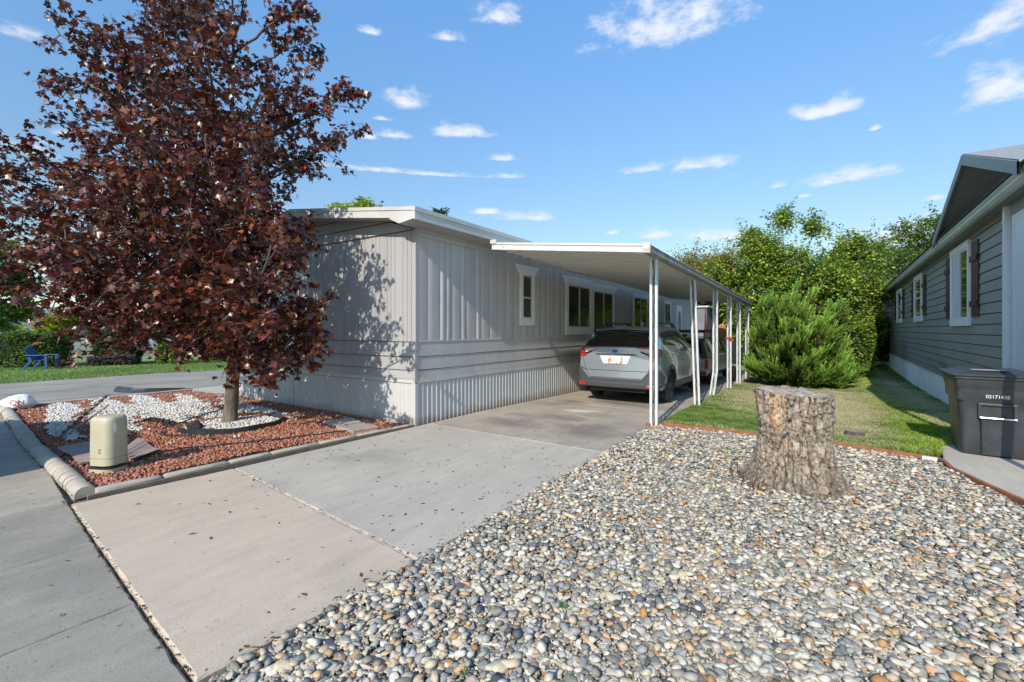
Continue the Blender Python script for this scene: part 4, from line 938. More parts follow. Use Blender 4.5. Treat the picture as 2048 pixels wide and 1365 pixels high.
npmesh('bark', V, F, bark_stump(), np.array(cols), stump, True)
# sawn top
tv = []; tcol = []; NR = 26
last = rows[-1]
for k in range(NR + 1):
    s = 1 - k / NR
    for i in range(NA):
        x, y, z = last[i]; px, py = SX + (x - SX) * s, SY + (y - SY) * s
        dz = -.012 + .016 * noise.noise(Vector((px * 9, py * 9, 1))) + .008 * noise.noise(Vector((px * 34, py * 34, 1))) - .05 * math.exp(-(((px - SX - .05) / .10) ** 2 + ((py - SY + .03) / .09) ** 2))
        zz = z * s + (SH - .002 + .02 * math.cos(math.atan2(y - SY, x - SX) - 2.9) * s) * (1 - s) + dz * min(1, k / 3)
        tv.append((px, py, zz)); g = .85 + .3 * noise.noise(Vector((px * 20, py * 20, 0))); g *= 1 if k > 1 else .7; tcol.append((g, g, g))
F = [(j * NA + i, j * NA + (i + 1) % NA, (j + 1) * NA + (i + 1) % NA, (j + 1) * NA + i) for j in range(NR) for i in range(NA)]
npmesh('sawn_top', tv, F, mat('sawn_wood', (.47, .41, .34), (.27, .22, .17), .9, 14, 8, bump=.8, bscale=30, attr=True, c3=(.30, .16, .07), s3=6, f3=.6), np.array(tcol), stump, True)
mb = MB(); tw = random.Random(4)
for i in range(26):
    a = tw.uniform(3.0, 4.3); r0 = tw.uniform(.48, .62); x0, y0 = SX + r0 * math.cos(a), SY + r0 * math.sin(a); h = tw.uniform(.05, .20)
    mb.tube([(x0, y0, 0.0), (x0 + tw.uniform(-.03, .03), y0 + tw.uniform(-.03, .03), h * .6), (x0 + tw.uniform(-.09, .05), y0 + tw.uniform(-.05, .05), h)], [.004, .003, .0015], 4)
mb.build('twigs', M['litter'], stump)
# small sawn stump in the lawn
cs = thing('cut_stump', 'small flush-cut stump in the lawn behind the big stump', 'stump', (.45, 8.98, gz(8.98)))
mb = MB(); rr = []
for z, k in ((-.06, 1.15), (.02, 1.05), (.05, 1.0)): rr.append([(.45 + math.cos(a * .3) * (.125 + .012 * noise.noise(Vector((math.cos(a * .3) * 2, math.sin(a * .3) * 2, 3)))) * k, 8.98 + math.sin(a * .3) * .10 * k, gz(9) + z) for a in range(21)])
mb.rings(rr[:]); mb.build('bark', M['bark'], cs)
mb = MB(); mb.add([(x, y, z + .002) for x, y, z in rr[-1]], [tuple(range(21))]); mb.build('sawn_top', mat('sawn_wood_grey', (.36, .31, .27), (.22, .19, .165), .9, 30, bump=.5), cs)
tag(MB.build((lambda q: (q.rings([[(-.86 + .13 * math.cos(a) * k, 15.4 + .10 * math.sin(a) * k, gz(15.4) - .02 + z) for a in [i * .9 for i in range(7)]] for z, k in ((0, 1.1), (.11, 1), (.19, .6))]), q)[1])(MB()), 'garden_rock', mat('rock_pink', (.42, .27, .20), (.30, .19, .14), .9, 6, bump=.6)), 'pinkish rock in front of the juniper', 'rock')

# ============================================================ EDGING BOARD
mb = MB(); EP = [(-2.42, 7.62), (-2.30, 7.74), (-2.19, 7.875), (-1.5, 7.885), (-.89, 7.875), (-.3, 7.87), (.17, 7.85), (.7, 7.74), (1.20, 7.60), (1.235, 7.44), (1.24, 7.1), (1.38, 6.6), (1.57, 6.03), (1.68, 5.5), (1.77, 5.0), (1.87, 3.6), (1.93, 2), (1.97, .9)]
def ribbon(mb, P, w, z0, z1):
    n = len(P); vs = []
    for i, (x, y) in enumerate(P):
        a = Vector(P[max(i - 1, 0)]); b = Vector(P[min(i + 1, n - 1)]); d = (b - a).normalized(); q = Vector((-d.y, d.x)) * w / 2
        zz = gz(y)
        vs += [(x + q.x, y + q.y, zz + z0), (x + q.x, y + q.y, zz + z1), (x - q.x, y - q.y, zz + z1), (x - q.x, y - q.y, zz + z0)]
    mb.add(vs, [(i * 4 + j, i * 4 + (j + 1) % 4, (i + 1) * 4 + (j + 1) % 4, (i + 1) * 4 + j) for i in range(n - 1) for j in range(4)] + [(0, 1, 2, 3), ((n - 1) * 4 + 3, (n - 1) * 4 + 2, (n - 1) * 4 + 1, (n - 1) * 4)])
ribbon(mb, EP, .042, -.06, .045); tag(mb.build('lawn_edging', M['edging'], None, bevel=.004), 'rust brown timber edging between the pebbles and the lawn and pad', 'edging')
mb = MB(); mb.box(1.05, 1.19, 7.50, 7.56, .0, .035, Matrix.Translation((1.12, 7.53, 0)) @ Matrix.Rotation(-.25, 4, 'Z') @ Matrix.Translation((-1.12, -7.53, 0))); tag(mb.build('paver_chip', M['rock_white'], bevel=.006), 'white block chip at the corner of the rust edging', 'stone')
# grey edging blocks and board along the left bed
blk = [(-5.90, 1.43, -5.86, 1.95), (-5.86, 1.98, -5.84, 2.60), (-5.85, 2.63, -5.83, 3.1), (-5.83, 3.12, -5.80, 3.75), (-5.80, 3.77, -5.76, 4.35), (-5.76, 4.37, -5.70, 5.0), (-5.70, 5.02, -5.66, 5.34)]
for i, (x0, y0, x1, y1) in enumerate(blk):
    a = Vector((x0, y0, 0)); d = Vector((x1 - x0, y1 - y0, 0)); L_ = d.length; ang = math.atan2(d.y, d.x)
    h = .045 - .003 * i; w = .050
    rr = []
    for t, k in ((0, .82), (.02, 1), (L_ * .3, 1.03), (L_ * .7, .98), (L_ - .02, 1), (L_, .82)):
        pr_ = [(-w, -.06), (-w, h * .6), (-w * .72, h), (w * .6, h), (w, h * .55), (w, -.06)]
        rr.append([(t, a_ * k + .006 * noise.noise(Vector((t * 7, a_ * 30, i))), (b_ * k if b_ > 0 else b_) + .005 * noise.noise(Vector((t * 6, b_ * 30, i + 9)))) for a_, b_ in pr_])
    mb = MB(); mb.rings(rr); o = mb.build('edging_block', M['kerb'], None, smooth='auto'); o.location = a; o.rotation_euler = (0, 0, ang)
    tag(o, ['chipped grey edging block at the kerb corner, nearest of its row', 'second grey edging block beside the warm slab', 'third grey edging block, by the slab joint', 'fourth grey edging block along the red bed', 'fifth grey edging block along the red bed', 'sixth grey edging block, beside the flagstones', 'last short edging block touching the grey home corner'][i], 'edging block', 'concrete edging blocks along the red bed')
mb = MB(); ribbon(mb, [(-5.775, 1.34), (-5.755, 2.3), (-5.72, 3.4), (-5.655, 4.6), (-5.60, 5.38)], .035, -.06, .022); tag(mb.build('edging_board', mat('old_board', (.24, .18, .13), (.15, .115, .09), .85, 9, bump=.4)), 'weathered brown board between the edging blocks and the driveway', 'board')

# ============================================================ UTILITY PEDESTAL
pd = thing('utility_pedestal', 'sage green rounded utility pedestal in the red rock by the kerb', 'utility box', (-6.72, 1.745, 0), .42)
def pr_ring(k, z, hx=.155, hy=.130, r=.09): return rrect(hx * k, hy * k, r * k, z * .965, 8)
mb = MB(); mb.rings([pr_ring(1.0, .085), pr_ring(.995, .3), pr_ring(.98, .565), pr_ring(.965, .60), pr_ring(.92, .625), pr_ring(.82, .640), pr_ring(.55, .648), pr_ring(.2, .65)]); gb(mb, 'cover', M['ped'], pd, smooth='auto')
mb = MB(); mb.rings([pr_ring(1.03, -.06), pr_ring(1.03, .05)]); gb(mb, 'base', M['ped'], pd, smooth='auto')
mb = MB(); mb.rings([pr_ring(1.07, .05), pr_ring(1.07, .068)]); mb.rings([pr_ring(1.003, .168), pr_ring(1.003, .171)]); gb(mb, 'seam', M['plastic_black'], pd, smooth='auto')
mb = MB()
for z in (.235, .265): mb.tube([(.04, -.129, z), (.04, -.138, z)], .011, 10)
gb(mb, 'bolt', M['chrome'], pd)
mb = MB(); mb.prism([(-.055 + .11 * math.cos(a) * .14, .50 + .06 * math.sin(a)) for a in [i * .5 for i in range(12)]], .1535, .1545, 'x'); gb(mb, 'sticker', M['white_mark'], pd)
# boards lying behind the pedestal
for k, (P4, lab) in enumerate(((((-7.22, 1.60), (-8.35, 1.64), (-8.45, 2.12), (-7.05, 1.97)), 'warped pink-grey board lying left of the utility pedestal'), (((-6.80, 1.99), (-7.42, 2.02), (-8.20, 2.45), (-7.08, 2.34)), 'ridged pink-grey board lying behind the utility pedestal'))):
    mb = MB(); a, b, c, d = [Vector((*p, 0)) for p in P4]; n = 14; vs = []
    for i in range(n + 1):
        u = i / n; p = a.lerp(b, u); q = d.lerp(c, u)
        for j in range(5):
            v = j / 4; r = p.lerp(q, v); vs.append((r.x, r.y, .035 + .010 * math.sin(j * 1.57 * 2) + .03 * math.sin(u * 4 + k * 2) ** 2 + .006 * (i % 2)))
    nb = len(vs); mb.add(vs + [(x, y, z - .015) for x, y, z in vs], [(i * 5 + j, (i + 1) * 5 + j, (i + 1) * 5 + j + 1, i * 5 + j + 1) for i in range(n) for j in range(4)] + [(nb + i * 5 + j, nb + i * 5 + j + 1, nb + (i + 1) * 5 + j + 1, nb + (i + 1) * 5 + j) for i in range(n) for j in range(4)])
    tag(mb.build('board', M['wood_grey']), lab, 'board', 'boards lying in the red bed')
# angled rails
mb = MB(); mb.tube([(-9.15, 1.80, .03), (-9.81, 2.55, .53)], .028, 4, flat=.35)
for i in range(9): t = .1 + i * .1; mb.tube([(-9.15 - .66 * t + .0, 1.80 + .75 * t, .034 + .5 * t), (-9.15 - .66 * t - .02, 1.80 + .75 * t + .02, .05 + .5 * t)], .030, 5)
tag(mb.build('metal_rail', M['rust']), 'slotted dark metal rail propped up in the red bed', 'rail')
mb = MB(); mb.tube([(-9.4, 1.95, .02), (-9.87, 2.56, .34)], .022, 5, flat=.6); tag(mb.build('stake', M['wood_grey']), 'pale wooden stake lying beside the dark metal rail', 'stake')
# hoses
for P, lab in (([(-7.05, 1.99), (-7.0, 2.2), (-7.0, 2.45), (-6.77, 2.99), (-6.42, 3.57), (-6.2, 4.2), (-6.05, 4.9)], 'black irrigation hose running along the driveway side of the bed'), ([(-7.7, 2.95), (-8.2, 2.72), (-8.62, 2.9), (-8.9, 3.2), (-9.4, 3.73), (-9.75, 4.19), (-9.93, 4.67), (-10.0, 5.3)], 'black hose looping past the tree ring to the home')):
    mb = MB(); pts = []
    for i in range(len(P) - 1):
        for q in range(5): t = q / 5; pts.append((P[i][0] * (1 - t) + P[i + 1][0] * t + .012 * math.sin(i * 5 + q), P[i][1] * (1 - t) + P[i + 1][1] * t, .034 + .008 * math.sin(i * 3 + q * 1.3)))
    mb.tube(pts, .010, 6); tag(mb.build('hose', M['plastic_black'], smooth=True), lab, 'hose', 'irrigation hoses on the red bed')
# tree ring
mb = MB(); cx_, cy_ = -8.15, 3.72; R0 = .72; vs = []
angs = [math.radians(-118 + i * 6) for i in range(37)]
for i, a in enumerate(angs):
    for r, z in ((R0, -.03), (R0 + .012, .085), (R0 + .03, .095), (R0 + .03, .075), (R0 + .022, -.03)): vs.append((cx_ + r * math.cos(a), cy_ + r * math.sin(a), z + .006 * math.sin(i * .7)))
n = len(angs); mb.add(vs, [(i * 5 + j, (i + 1) * 5 + j, (i + 1) * 5 + (j + 1) % 5, i * 5 + (j + 1) % 5) for i in range(n - 1) for j in range(5)])
tag(mb.build('tree_ring', M['plastic_black'], smooth='auto'), 'black plastic edging ring around the maple trunk', 'edging')
def rock(name, x, y, z, s, m, lab, cat, amp=.35, sub=3, group=None, ang=.8, seed=3):
    sh, F = stone_shapes(sub, 1, amp, seed, ang); W = sh[0] * np.array(s) + np.array([x, y, z]); o = npmesh(name, W, F, m, None, None, sub > 2 and ang < .5); tag(o, lab, cat, group); return o
rock('dark_rock', -8.0, 3.10, .10, (.13, .11, .10), M['lava_dark'], 'larger black lava rock inside the tree ring', 'rock', .6, seed=9)
rock('dark_rock', -8.30, 3.28, .06, (.09, .07, .05), M['lava_dark'], 'smaller black lava rock left of the larger one in the tree ring', 'rock', .6, seed=15)
wr = rock('painted_rock', -13.45, 2.10, .11, (.25, .23, .18), M['rock_white'], 'white painted rock with red letters at the corner by the road', 'rock', .30, 4, ang=.06, seed=29)
vd = Vector((-13.45, 2.10, 0)).normalized(); side_ = Vector((vd.y, -vd.x, 0)); bw = BVHTree.FromPolygons([v.co.copy() for v in wr.data.vertices], [tuple(p.vertices) for p in wr.data.polygons])
t_ = text_obj('lettering', 'ON', .13, M['red_paint'], wr, Matrix.Identity(4), 1, .0)
for v in t_.data.vertices:
    o_ = Vector((-13.45, 2.10, .15)) - side_ * .05 + side_ * v.co.x + Vector((0, 0, v.co.y)) - vd * 1.0
    h, nn, ix, ds = bw.ray_cast(o_, vd)
    v.co = (h - vd * .025) if h else (o_ + vd * .78)
# flagstones
for i, (P4, lab) in enumerate(((((-6.98, 4.62), (-6.5, 4.56), (-6.42, 4.98), (-6.9, 5.10)), 'pale flagstone by the skirting, farther left of two'), (((-6.44, 4.50), (-5.95, 4.45), (-5.88, 4.88), (-6.38, 4.95)), 'tan flagstone beside the edging blocks, nearer of two'))):
    mb = MB(); mb.prism(P4, -.02, .05); tag(mb.build('flagstone', M['kerb'] if i == 0 else M['stone_flat'], bevel=.008), lab, 'flagstone', 'flagstones by the home')
# black plastic strip curling over the road edge
mb = MB(); P = [(-15.15, 4.02), (-14.9, 4.08), (-14.6, 4.20), (-14.35, 4.40), (-14.2, 4.7), (-14.05, 5.05), (-13.9, 5.3)]; vs = []
for i, (x, y) in enumerate(P): h = .12 * (1 - i / 6) ** .5; vs += [(x, y, .0), (x - .05, y + .03, h * .5 + .01), (x - .02 , y + .1, h + .012)]
mb.add(vs, [(i * 3 + j, (i + 1) * 3 + j, (i + 1) * 3 + j + 1, i * 3 + j + 1) for i in range(6) for j in range(2)]); tag(mb.build('edging_strip', M['plastic_black']), 'loose black plastic edging strip curling onto the road', 'edging')
# driveway stain patches
mb = MB(); mb.add([(-3.95 + .36 * math.cos(a) * (1 + .2 * math.sin(3 * a)), 8.35 + .15 * math.sin(a) + .1 * math.cos(a), gz(8.35) + .004) for a in [i * .3 for i in range(21)]], [tuple(range(21))]); o = mb.build('driveway_patch', mat('patch', (.62, .58, .52), (.48, .44, .38), .9, 5)); o['kind'] = 'structure'
stain = mat('oil_stain', (.17, .14, .115), (.24, .21, .18), .8, 3, 6)
nt = stain.node_tree; tr = nt.nodes.new('ShaderNodeBsdfTransparent'); ms = nt.nodes.new('ShaderNodeMixShader'); tcn = nt.nodes.new('ShaderNodeTexCoord'); gr = nt.nodes.new('ShaderNodeTexGradient'); gr.gradient_type = 'SPHERICAL'
nzz = nt.nodes.new('ShaderNodeTexNoise'); nzz.inputs['Scale'].default_value = 2.5; nzz.inputs['Detail'].default_value = 6; mm = nt.nodes.new('ShaderNodeMath'); mm.operation = 'MULTIPLY'
mr = nt.nodes.new('ShaderNodeMapRange'); mr.inputs['From Min'].default_value = .1; mr.inputs['From Max'].default_value = .45; mr.inputs['To Max'].default_value = .38
nt.links.new(tcn.outputs['Object'], gr.inputs[0]); nt.links.new(tcn.outputs['Object'], nzz.inputs['Vector']); nt.links.new(gr.outputs['Fac'], mm.inputs[0]); nt.links.new(nzz.outputs[0], mm.inputs[1]); nt.links.new(mm.outputs[0], mr.inputs[0])
nt.links.new(mr.outputs[0], ms.inputs[0]); nt.links.new(tr.outputs[0], ms.inputs[1]); nt.links.new(nt.nodes['Principled BSDF'].outputs[0], ms.inputs[2]); nt.links.new(ms.outputs[0], nt.nodes['Material Output'].inputs['Surface'])
for (x, y, sx_, sy_) in ((-3.9, 7.45, .75, .45), (-3.1, 6.6, .9, .9), (-4.4, 6.5, 1.0, .6), (-3.7, 9.9, 1.2, 1.3)):
    mb = MB(); mb.add([(-1, -1, 0), (1, -1, 0), (1, 1, 0), (-1, 1, 0)], [(0, 1, 2, 3)]); o = mb.build('driveway_stain', stain); o.location = (x, y, gz(y) + .0045 + .001 * rnd.random()); o.scale = (sx_, sy_, 1); o['kind'] = 'structure'
# ============================================================ CARS
paint = mat('car_paint', (.42, .47, .515), (.38, .43, .475), .22, 300, 2, metal=.6, coat=.8)
M['car_glass'] = mat('car_glass', (.008, .009, .010), None, .05, 2, 2, spec=.8)
M['clad'] = mat('grey_cladding', (.065, .07, .078), (.055, .06, .067), .45, 60, bump=.1, bscale=300, bdist=.001)
M['lamp_red'] = mat('lamp_red', (.55, .012, .012), (.42, .008, .008), .15, 30, coat=1)
M['lamp_clear'] = mat('lamp_clear', (.62, .60, .60), (.4, .38, .38), .12, 40, coat=1)
M['rim'] = mat('dark_rim', (.035, .035, .038), None, .35, 10)
M['paint_silver'] = mat('truck_silver', (.46, .45, .43), (.42, .41, .39), .4, 30, metal=.35, coat=.5)
M['paint_teal'] = mat('truck_teal', (.028, .055, .075), None, .3, 10, metal=.3, coat=.6)
def catm(P, n):
    P = np.asarray(P, float); out = []
    for i in range(len(P) - 1):
        p0, p1, p2, p3 = P[max(i - 1, 0)], P[i], P[i + 1], P[min(i + 2, len(P) - 1)]
        for j in range(n):
            t = j / n; out.append(.5 * ((2 * p1) + (-p0 + p2) * t + (2 * p0 - 5 * p1 + 4 * p2 - p3) * t * t + (-p0 + 3 * p1 - 3 * p2 + p3) * t ** 3))
    out.append(P[-1]); return np.array(out)
def car_body(stations, sect, bulge, wheels, root, m, mname='body', wr=.40, ns=6, nk=5):
    G_ = np.array([sect(*s) for s in stations])           # S,K,3  (x,y,z) half section
    G_ = catm(G_, ns); G_ = np.array([catm(g, nk) for g in G_])
    S, K = G_.shape[:2]; y0 = stations[0][0]
    full = np.concatenate([G_, (G_[:, ::-1] * np.array([-1, 1, 1]))[:, 1:]], 1)   # bottom centre +x ... top centre ... -x
    full[..., 1] -= bulge * np.clip(1 - (full[..., 0] / .85) ** 2, 0, 1) * np.clip(1 - (full[..., 1] - y0) / .5, 0, 1)
    mb = MB(); W = full.shape[1]
    mb.v = [tuple(v) for v in full.reshape(-1, 3)]
    for i in range(S - 1):
        for j in range(W - 1):
            f = (i * W + j, i * W + j + 1, (i + 1) * W + j + 1, (i + 1) * W + j)
            c = sum((Vector(mb.v[q]) for q in f), Vector()) / 4
            if abs(c.x) > .55 and any((c.y - wy) ** 2 + (c.z - wz) ** 2 < wr ** 2 for wy, wz in wheels): continue
            mb.f.append(f); mb.m.append(0)
    # rear cap : rows join left and right
    for (si, sgn) in ((0, -1), (S - 1, 1)):
        rows = []
        for j in range(1, K):
            a = full[si, j]; nU = 9; r = []
            for u in range(nU):
                t = 1 - 2 * u / (nU - 1); x = a[0] * t; yb = stations[0][0] if si == 0 else stations[-1][0]
                r.append((x, yb + sgn * (bulge if si == 0 else .05) * max(0, 1 - (x / .85) ** 2) if abs(t) < 1 else a[1], a[2] + (.0 if abs(t) == 1 else 0)))
            rows.append(r)
        b = len(mb.v); mb.v += [v for r in rows for v in r]
        for j in range(len(rows) - 1):
            for u in range(8): mb.f.append((b + j * 9 + u, b + j * 9 + u + 1, b + (j + 1) * 9 + u + 1, b + (j + 1) * 9 + u)); mb.m.append(0)
    bo = mb.build(mname, m, root, smooth='auto', world=False)
    bvh = BVHTree.FromPolygons([Vector(v) for v in mb.v], [tuple(f) for f in mb.f])
    return bo, bvh
def decal(bvh, name, quad, axis, m, parent, off=.005, nu=10, nv=6, sgn=1):
    """quad of 4 (a,b) corners; axis 'rear' -> (x,z) cast along +y ; 'side' -> (y,z) cast toward the body from sgn*x"""
    mb = MB(); vs = []; P = [Vector((*p, 0)) for p in quad]
    for j in range(nv + 1):
        for i in range(nu + 1):
            p = P[0].lerp(P[1], i / nu).lerp(P[3].lerp(P[2], i / nu), j / nv)
            if axis == 'rear': o = Vector((p.x, -3, p.y)); d = Vector((0, 1, 0))
            elif axis == 'top': o = Vector((p.x, p.y, 4)); d = Vector((0, 0, -1))
            else: o = Vector((sgn * 3, p.x, p.y)); d = Vector((-sgn, 0, 0))
            h, nn, ix, ds = bvh.ray_cast(o, d)
            if h is None: h, nn, ix, ds = bvh.find_nearest(o + d * 2.1)
            if nn.dot(d) > 0: nn = -nn
            vs.append(h + nn * off)
    mb.add(vs, [(j * (nu + 1) + i, j * (nu + 1) + i + 1, (j + 1) * (nu + 1) + i + 1, (j + 1) * (nu + 1) + i) for j in range(nv) for i in range(nu)])
    return mb.build(name, m, parent, smooth=True, world=False)
def make_wheel(root, x, y, r, w, spokes=10, name='wheel', rimm=None, blind=False):
    s = 1 if x > 0 else -1; wh = MB(); n = 40
    prof = [(-w / 2, r * .66), (-w / 2, r * .90), (-w / 2 + .02, r * .975), (-w / 4, r), (w / 4, r), (w / 2 - .02, r * .975), (w / 2, r * .90), (w / 2 - .004, r * .78), (w / 2 - .012, r * .70), (w / 2 - .03, r * .67), (-w / 2, r * .66)]
    rings = []
    for k in range(n):
        a = 2 * math.pi * k / n; tr_ = 1 + (.004 if k % 2 else 0); rings.append([(x + s * p, y + q * tr_ * math.cos(a), r + q * tr_ * math.sin(a)) for p, q in prof])
    rings.append(rings[0]); wh.rings(rings, cap=False, closed=False)
    o = wh.build(name, M['rubber'], root, smooth='auto', world=False)
    rm = MB(); rimr = r * .70
    xs = x + s * (w / 2 - .035)
    rm.rings([[(xs + s * q, y + k * rimr * math.cos(2 * math.pi * i / n), r + k * rimr * math.sin(2 * math.pi * i / n)) for i in range(n)] for q, k in ((-.06, .97), (.018, 1.0), (.022, .95), (-.05, .88))], cap=False)
    for i in range(spokes):
        a = 2 * math.pi * i / spokes; ca, sa = math.cos(a), math.sin(a)
        for off_ in (-.012, .012):
            p0 = Vector((xs + s * .0, y + ca * .05 - sa * off_, r + sa * .05 + ca * off_)); p1 = Vector((xs + s * .008, y + ca * rimr * .93 - sa * off_ * 2.4, r + sa * rimr * .93 + ca * off_ * 2.4)); rm.tube([p0, p1], [.014, .010], 4)
    rm.tube([(xs - s * .03, y, r), (xs + s * .012, y, r)], [.06, .045], 14)
    rm.tube([(xs - s * .07, y, r), (xs - s * .06, y, r)], rimr * .9, 24)
    rm.build('rim', rimm or M['rim'], o, world=False)
def suv_sect(y, zb, w, zbelt, zr, xr):
    pts = [(0, zb), (.80 * w, zb), (.965 * w, zb + .06), (w, .50), (w * 1.01, .78), (.99 * w, zbelt - .14), (.952 * w, zbelt)]
    if zr - zbelt > .2: pts += [(.5 * (.952 * w + xr) + .03, .5 * (zbelt + zr) - .01), (xr + .025, zr - .055), (xr - .07, zr - .006), (0, zr + .018)]
    else: pts += [(.93 * w, zbelt + .25 * (zr - zbelt)), (.5 * (.93 * w + xr), zbelt + .6 * (zr - zbelt)), (xr - .05, zr - .004), (0, zr + .012)]
    return [(a, y, b) for a, b in pts]
def make_suv(label):
    root = thing('station_wagon', label, 'car')
    ST = [(.08, .50, .85, 1.15, 1.20, .74), (.16, .45, .90, 1.18, 1.26, .72), (.36, .36, .925, 1.20, 1.45, .68), (.62, .25, .935, 1.20, 1.61, .635), (1.2, .24, .935, 1.17, 1.655, .62), (2.2, .23, .935, 1.11, 1.665, .62), (2.9, .23, .935, 1.07, 1.60, .62), (3.3, .23, .93, 1.04, 1.40, .66), (3.75, .24, .92, 1.01, 1.09, .76), (4.3, .26, .89, .95, 1.00, .74), (4.68, .30, .80, .82, .90, .66), (4.84, .36, .62, .68, .74, .5)]
    wheels = [(1.0, .36), (3.74, .36)]
    body, bvh = car_body(ST, suv_sect, .075, wheels, root, paint)
    # wells
    mb = MB()
    for wy, wz in wheels:
        for s in (-1, 1):
            rr = [[(s * xx, wy + .41 * math.cos(a), wz + .41 * math.sin(a)) for a in [math.pi * (i / 12 * 1.3 - .15) for i in range(13)]] for xx in (.60, .90)]
            mb.rings(rr, cap=False, closed=False); mb.box(s * .60 - .01, s * .60 + .01, wy - .40, wy + .40, .25, .78)
    mb.box(-.8, .8, .3, 4.6, .22, .30); mb.box(-.62, .62, .1, .5, .26, .36)
    mb.build('underbody', M['dark'], root, world=False)
    D_ = lambda *a, **k: decal(bvh, *a, **k)
    # rear glass, spoiler
    g = D_('rear_window', [(-.76, 1.225), (.76, 1.225), (.63, 1.585), (-.63, 1.585)], 'rear', M['car_glass'], root, nu=14, nv=10)
    mb = MB(); rr = []
    for i in range(13):
        u = -1 + i / 6; x = u * .66; y = .50 - .035 * (1 - u * u); rr.append([(x, y, 1.625 - .03 * u * u), (x, y + .30, 1.672 - .03 * u * u), (x, y + .30, 1.62 - .04 * u * u), (x, y + .02, 1.595 - .03 * u * u)])
    mb.rings(rr); sp = mb.build('spoiler', paint, root, smooth='auto', world=False)
    mb = MB(); mb.box(-.13, .13, .455, .468, 1.600, 1.614); mb.build('brake_light', M['lamp_red'], sp, world=False)
    mb = MB(); mb.tube([(.0, .115, 1.245), (-.18, .145, 1.275), (-.52, .150, 1.272)], [.016, .012, .008], 6); mb.tube([(.0, .09, 1.235), (.0, .14, 1.25)], .028, 8); mb.build('wiper', M['plastic_black'], root, world=False)
    # tail lamps : dark housing, red, clear
    for s in (-1, 1):
        f = lambda q: [(s * a, b) for a, b in q]
        o = D_('tail_light', f([(.56, 1.10), (.86, .985), (.86, 1.215), (.50, 1.205)]), 'rear', M['car_glass'], root, off=.008)
        D_('lens', f([(.52, 1.15), (.72, 1.085), (.74, 1.180), (.47, 1.195)]), 'rear', M['lamp_clear'], o, off=.014)
        D_('lens', f([(.70, 1.005), (.855, .995), (.855, 1.07), (.72, 1.06)]), 'rear', M['lamp_red'], o, off=.014)
        D_('lens', f([(.74, 1.08), (.855, 1.08), (.855, 1.17), (.755, 1.17)]), 'rear', M['lamp_red'], o, off=.014)
        D_('lens', f([(.47, 1.196), (.80, 1.182), (.80, 1.20), (.47, 1.21)]), 'rear', M['lamp_red'], o, off=.016)
        D_('lens', [(.085, .99), (.30, 1.05), (.34, 1.17), (.085, 1.21)], 'side', M['lamp_red'], o, off=.010, sgn=s)
    # tailgate gap lines
    for q in ([(-.80, .99), (-.79, .985), (-.70, .71), (-.712, .71)], [(.80, .99), (.79, .985), (.70, .71), (.712, .71)], [(-.70, .705), (.70, .705), (.70, .715), (-.70, .715)]):
        D_('gap', q, 'rear', M['dark'], root, off=.003)
    pr_ = D_('plate_recess', [(-.37, .85), (.37, .85), (.46, 1.05), (-.46, 1.05)], 'rear', paint, root, off=.004)
    D_('gap', [(-.47, 1.045), (.47, 1.045), (.42, 1.075), (-.42, 1.075)], 'rear', M['clad'], root, off=.016)
    pm = mat('number_plate', (.72, .74, .76), (.52, .20, .11), .5, 9, 3, mix=(.42, .55))
    mb = MB(); mb.box(-.16, .16, -.022, -.010, .865, 1.015); mb.build('number_plate', pm, root, world=False)
    wp = mat('plate_surround', (.74, .75, .76), None, .5, 5); mb = MB(); mb.prism([(-.27, .858), (.27, .858), (.35, 1.03), (-.35, 1.03)], -.010, .004, 'y'); mb.build('plate_surround', wp, root, world=False)
    # emblem: oval with stars
    mb = MB(); mb.prism([(.072 * math.cos(a * .3142), 1.135 + .042 * math.sin(a * .3142)) for a in range(20)], -.014, .02, 'y'); em = mb.build('emblem', M['chrome'], root, world=False)
    mb = MB(); mb.prism([(.065 * math.cos(a * .3142), 1.135 + .036 * math.sin(a * .3142)) for a in range(20)], -.018, -.013, 'y'); mb.build('field', mat('emblem_blue', (.02, .06, .28)), em, world=False)
    mb = MB()
    for (x, z, r) in ((-.028, 1.145, .012), (.004, 1.150, .006), (.022, 1.143, .006), (-.004, 1.128, .006), (.016, 1.124, .006), (.034, 1.130, .006)):
        mb.prism([(x + r * (1 if i % 2 == 0 else .35) * math.cos(i * .785), z + r * (1 if i % 2 == 0 else .35) * math.sin(i * .785)) for i in range(8)], -.0205, -.0175, 'y')
    mb.build('star', M['chrome'], em, world=False)
    t = text_obj('lettering', 'OUTBACK', .052, M['chrome'], root, Matrix.Translation((.56, -.004 + .055, .905)) @ Matrix.Rotation(.14, 4, 'Z') @ FRONT, 1.2, .003)
    t = text_obj('lettering', 'AWD', .042, M['chrome'], root, Matrix.Translation((-.62, .066, .935)) @ Matrix.Rotation(-.16, 4, 'Z') @ FRONT, 1.2, .003)
    # bumper
    def bump_plan(s):   # s -1..1
        a = abs(s)
        if a < .72: x = s / .72 * .86; return x, -.055 + .075 * (abs(x) / .86) ** 3
        q = (a - .72) / .28; sg = 1 if s > 0 else -1
        return sg * (.86 + .085 * math.sin(min(q * 2.2, 1) * math.pi / 2)), .02 + .55 * q ** 1.2
    mb = MB(); vs = []; n = 44
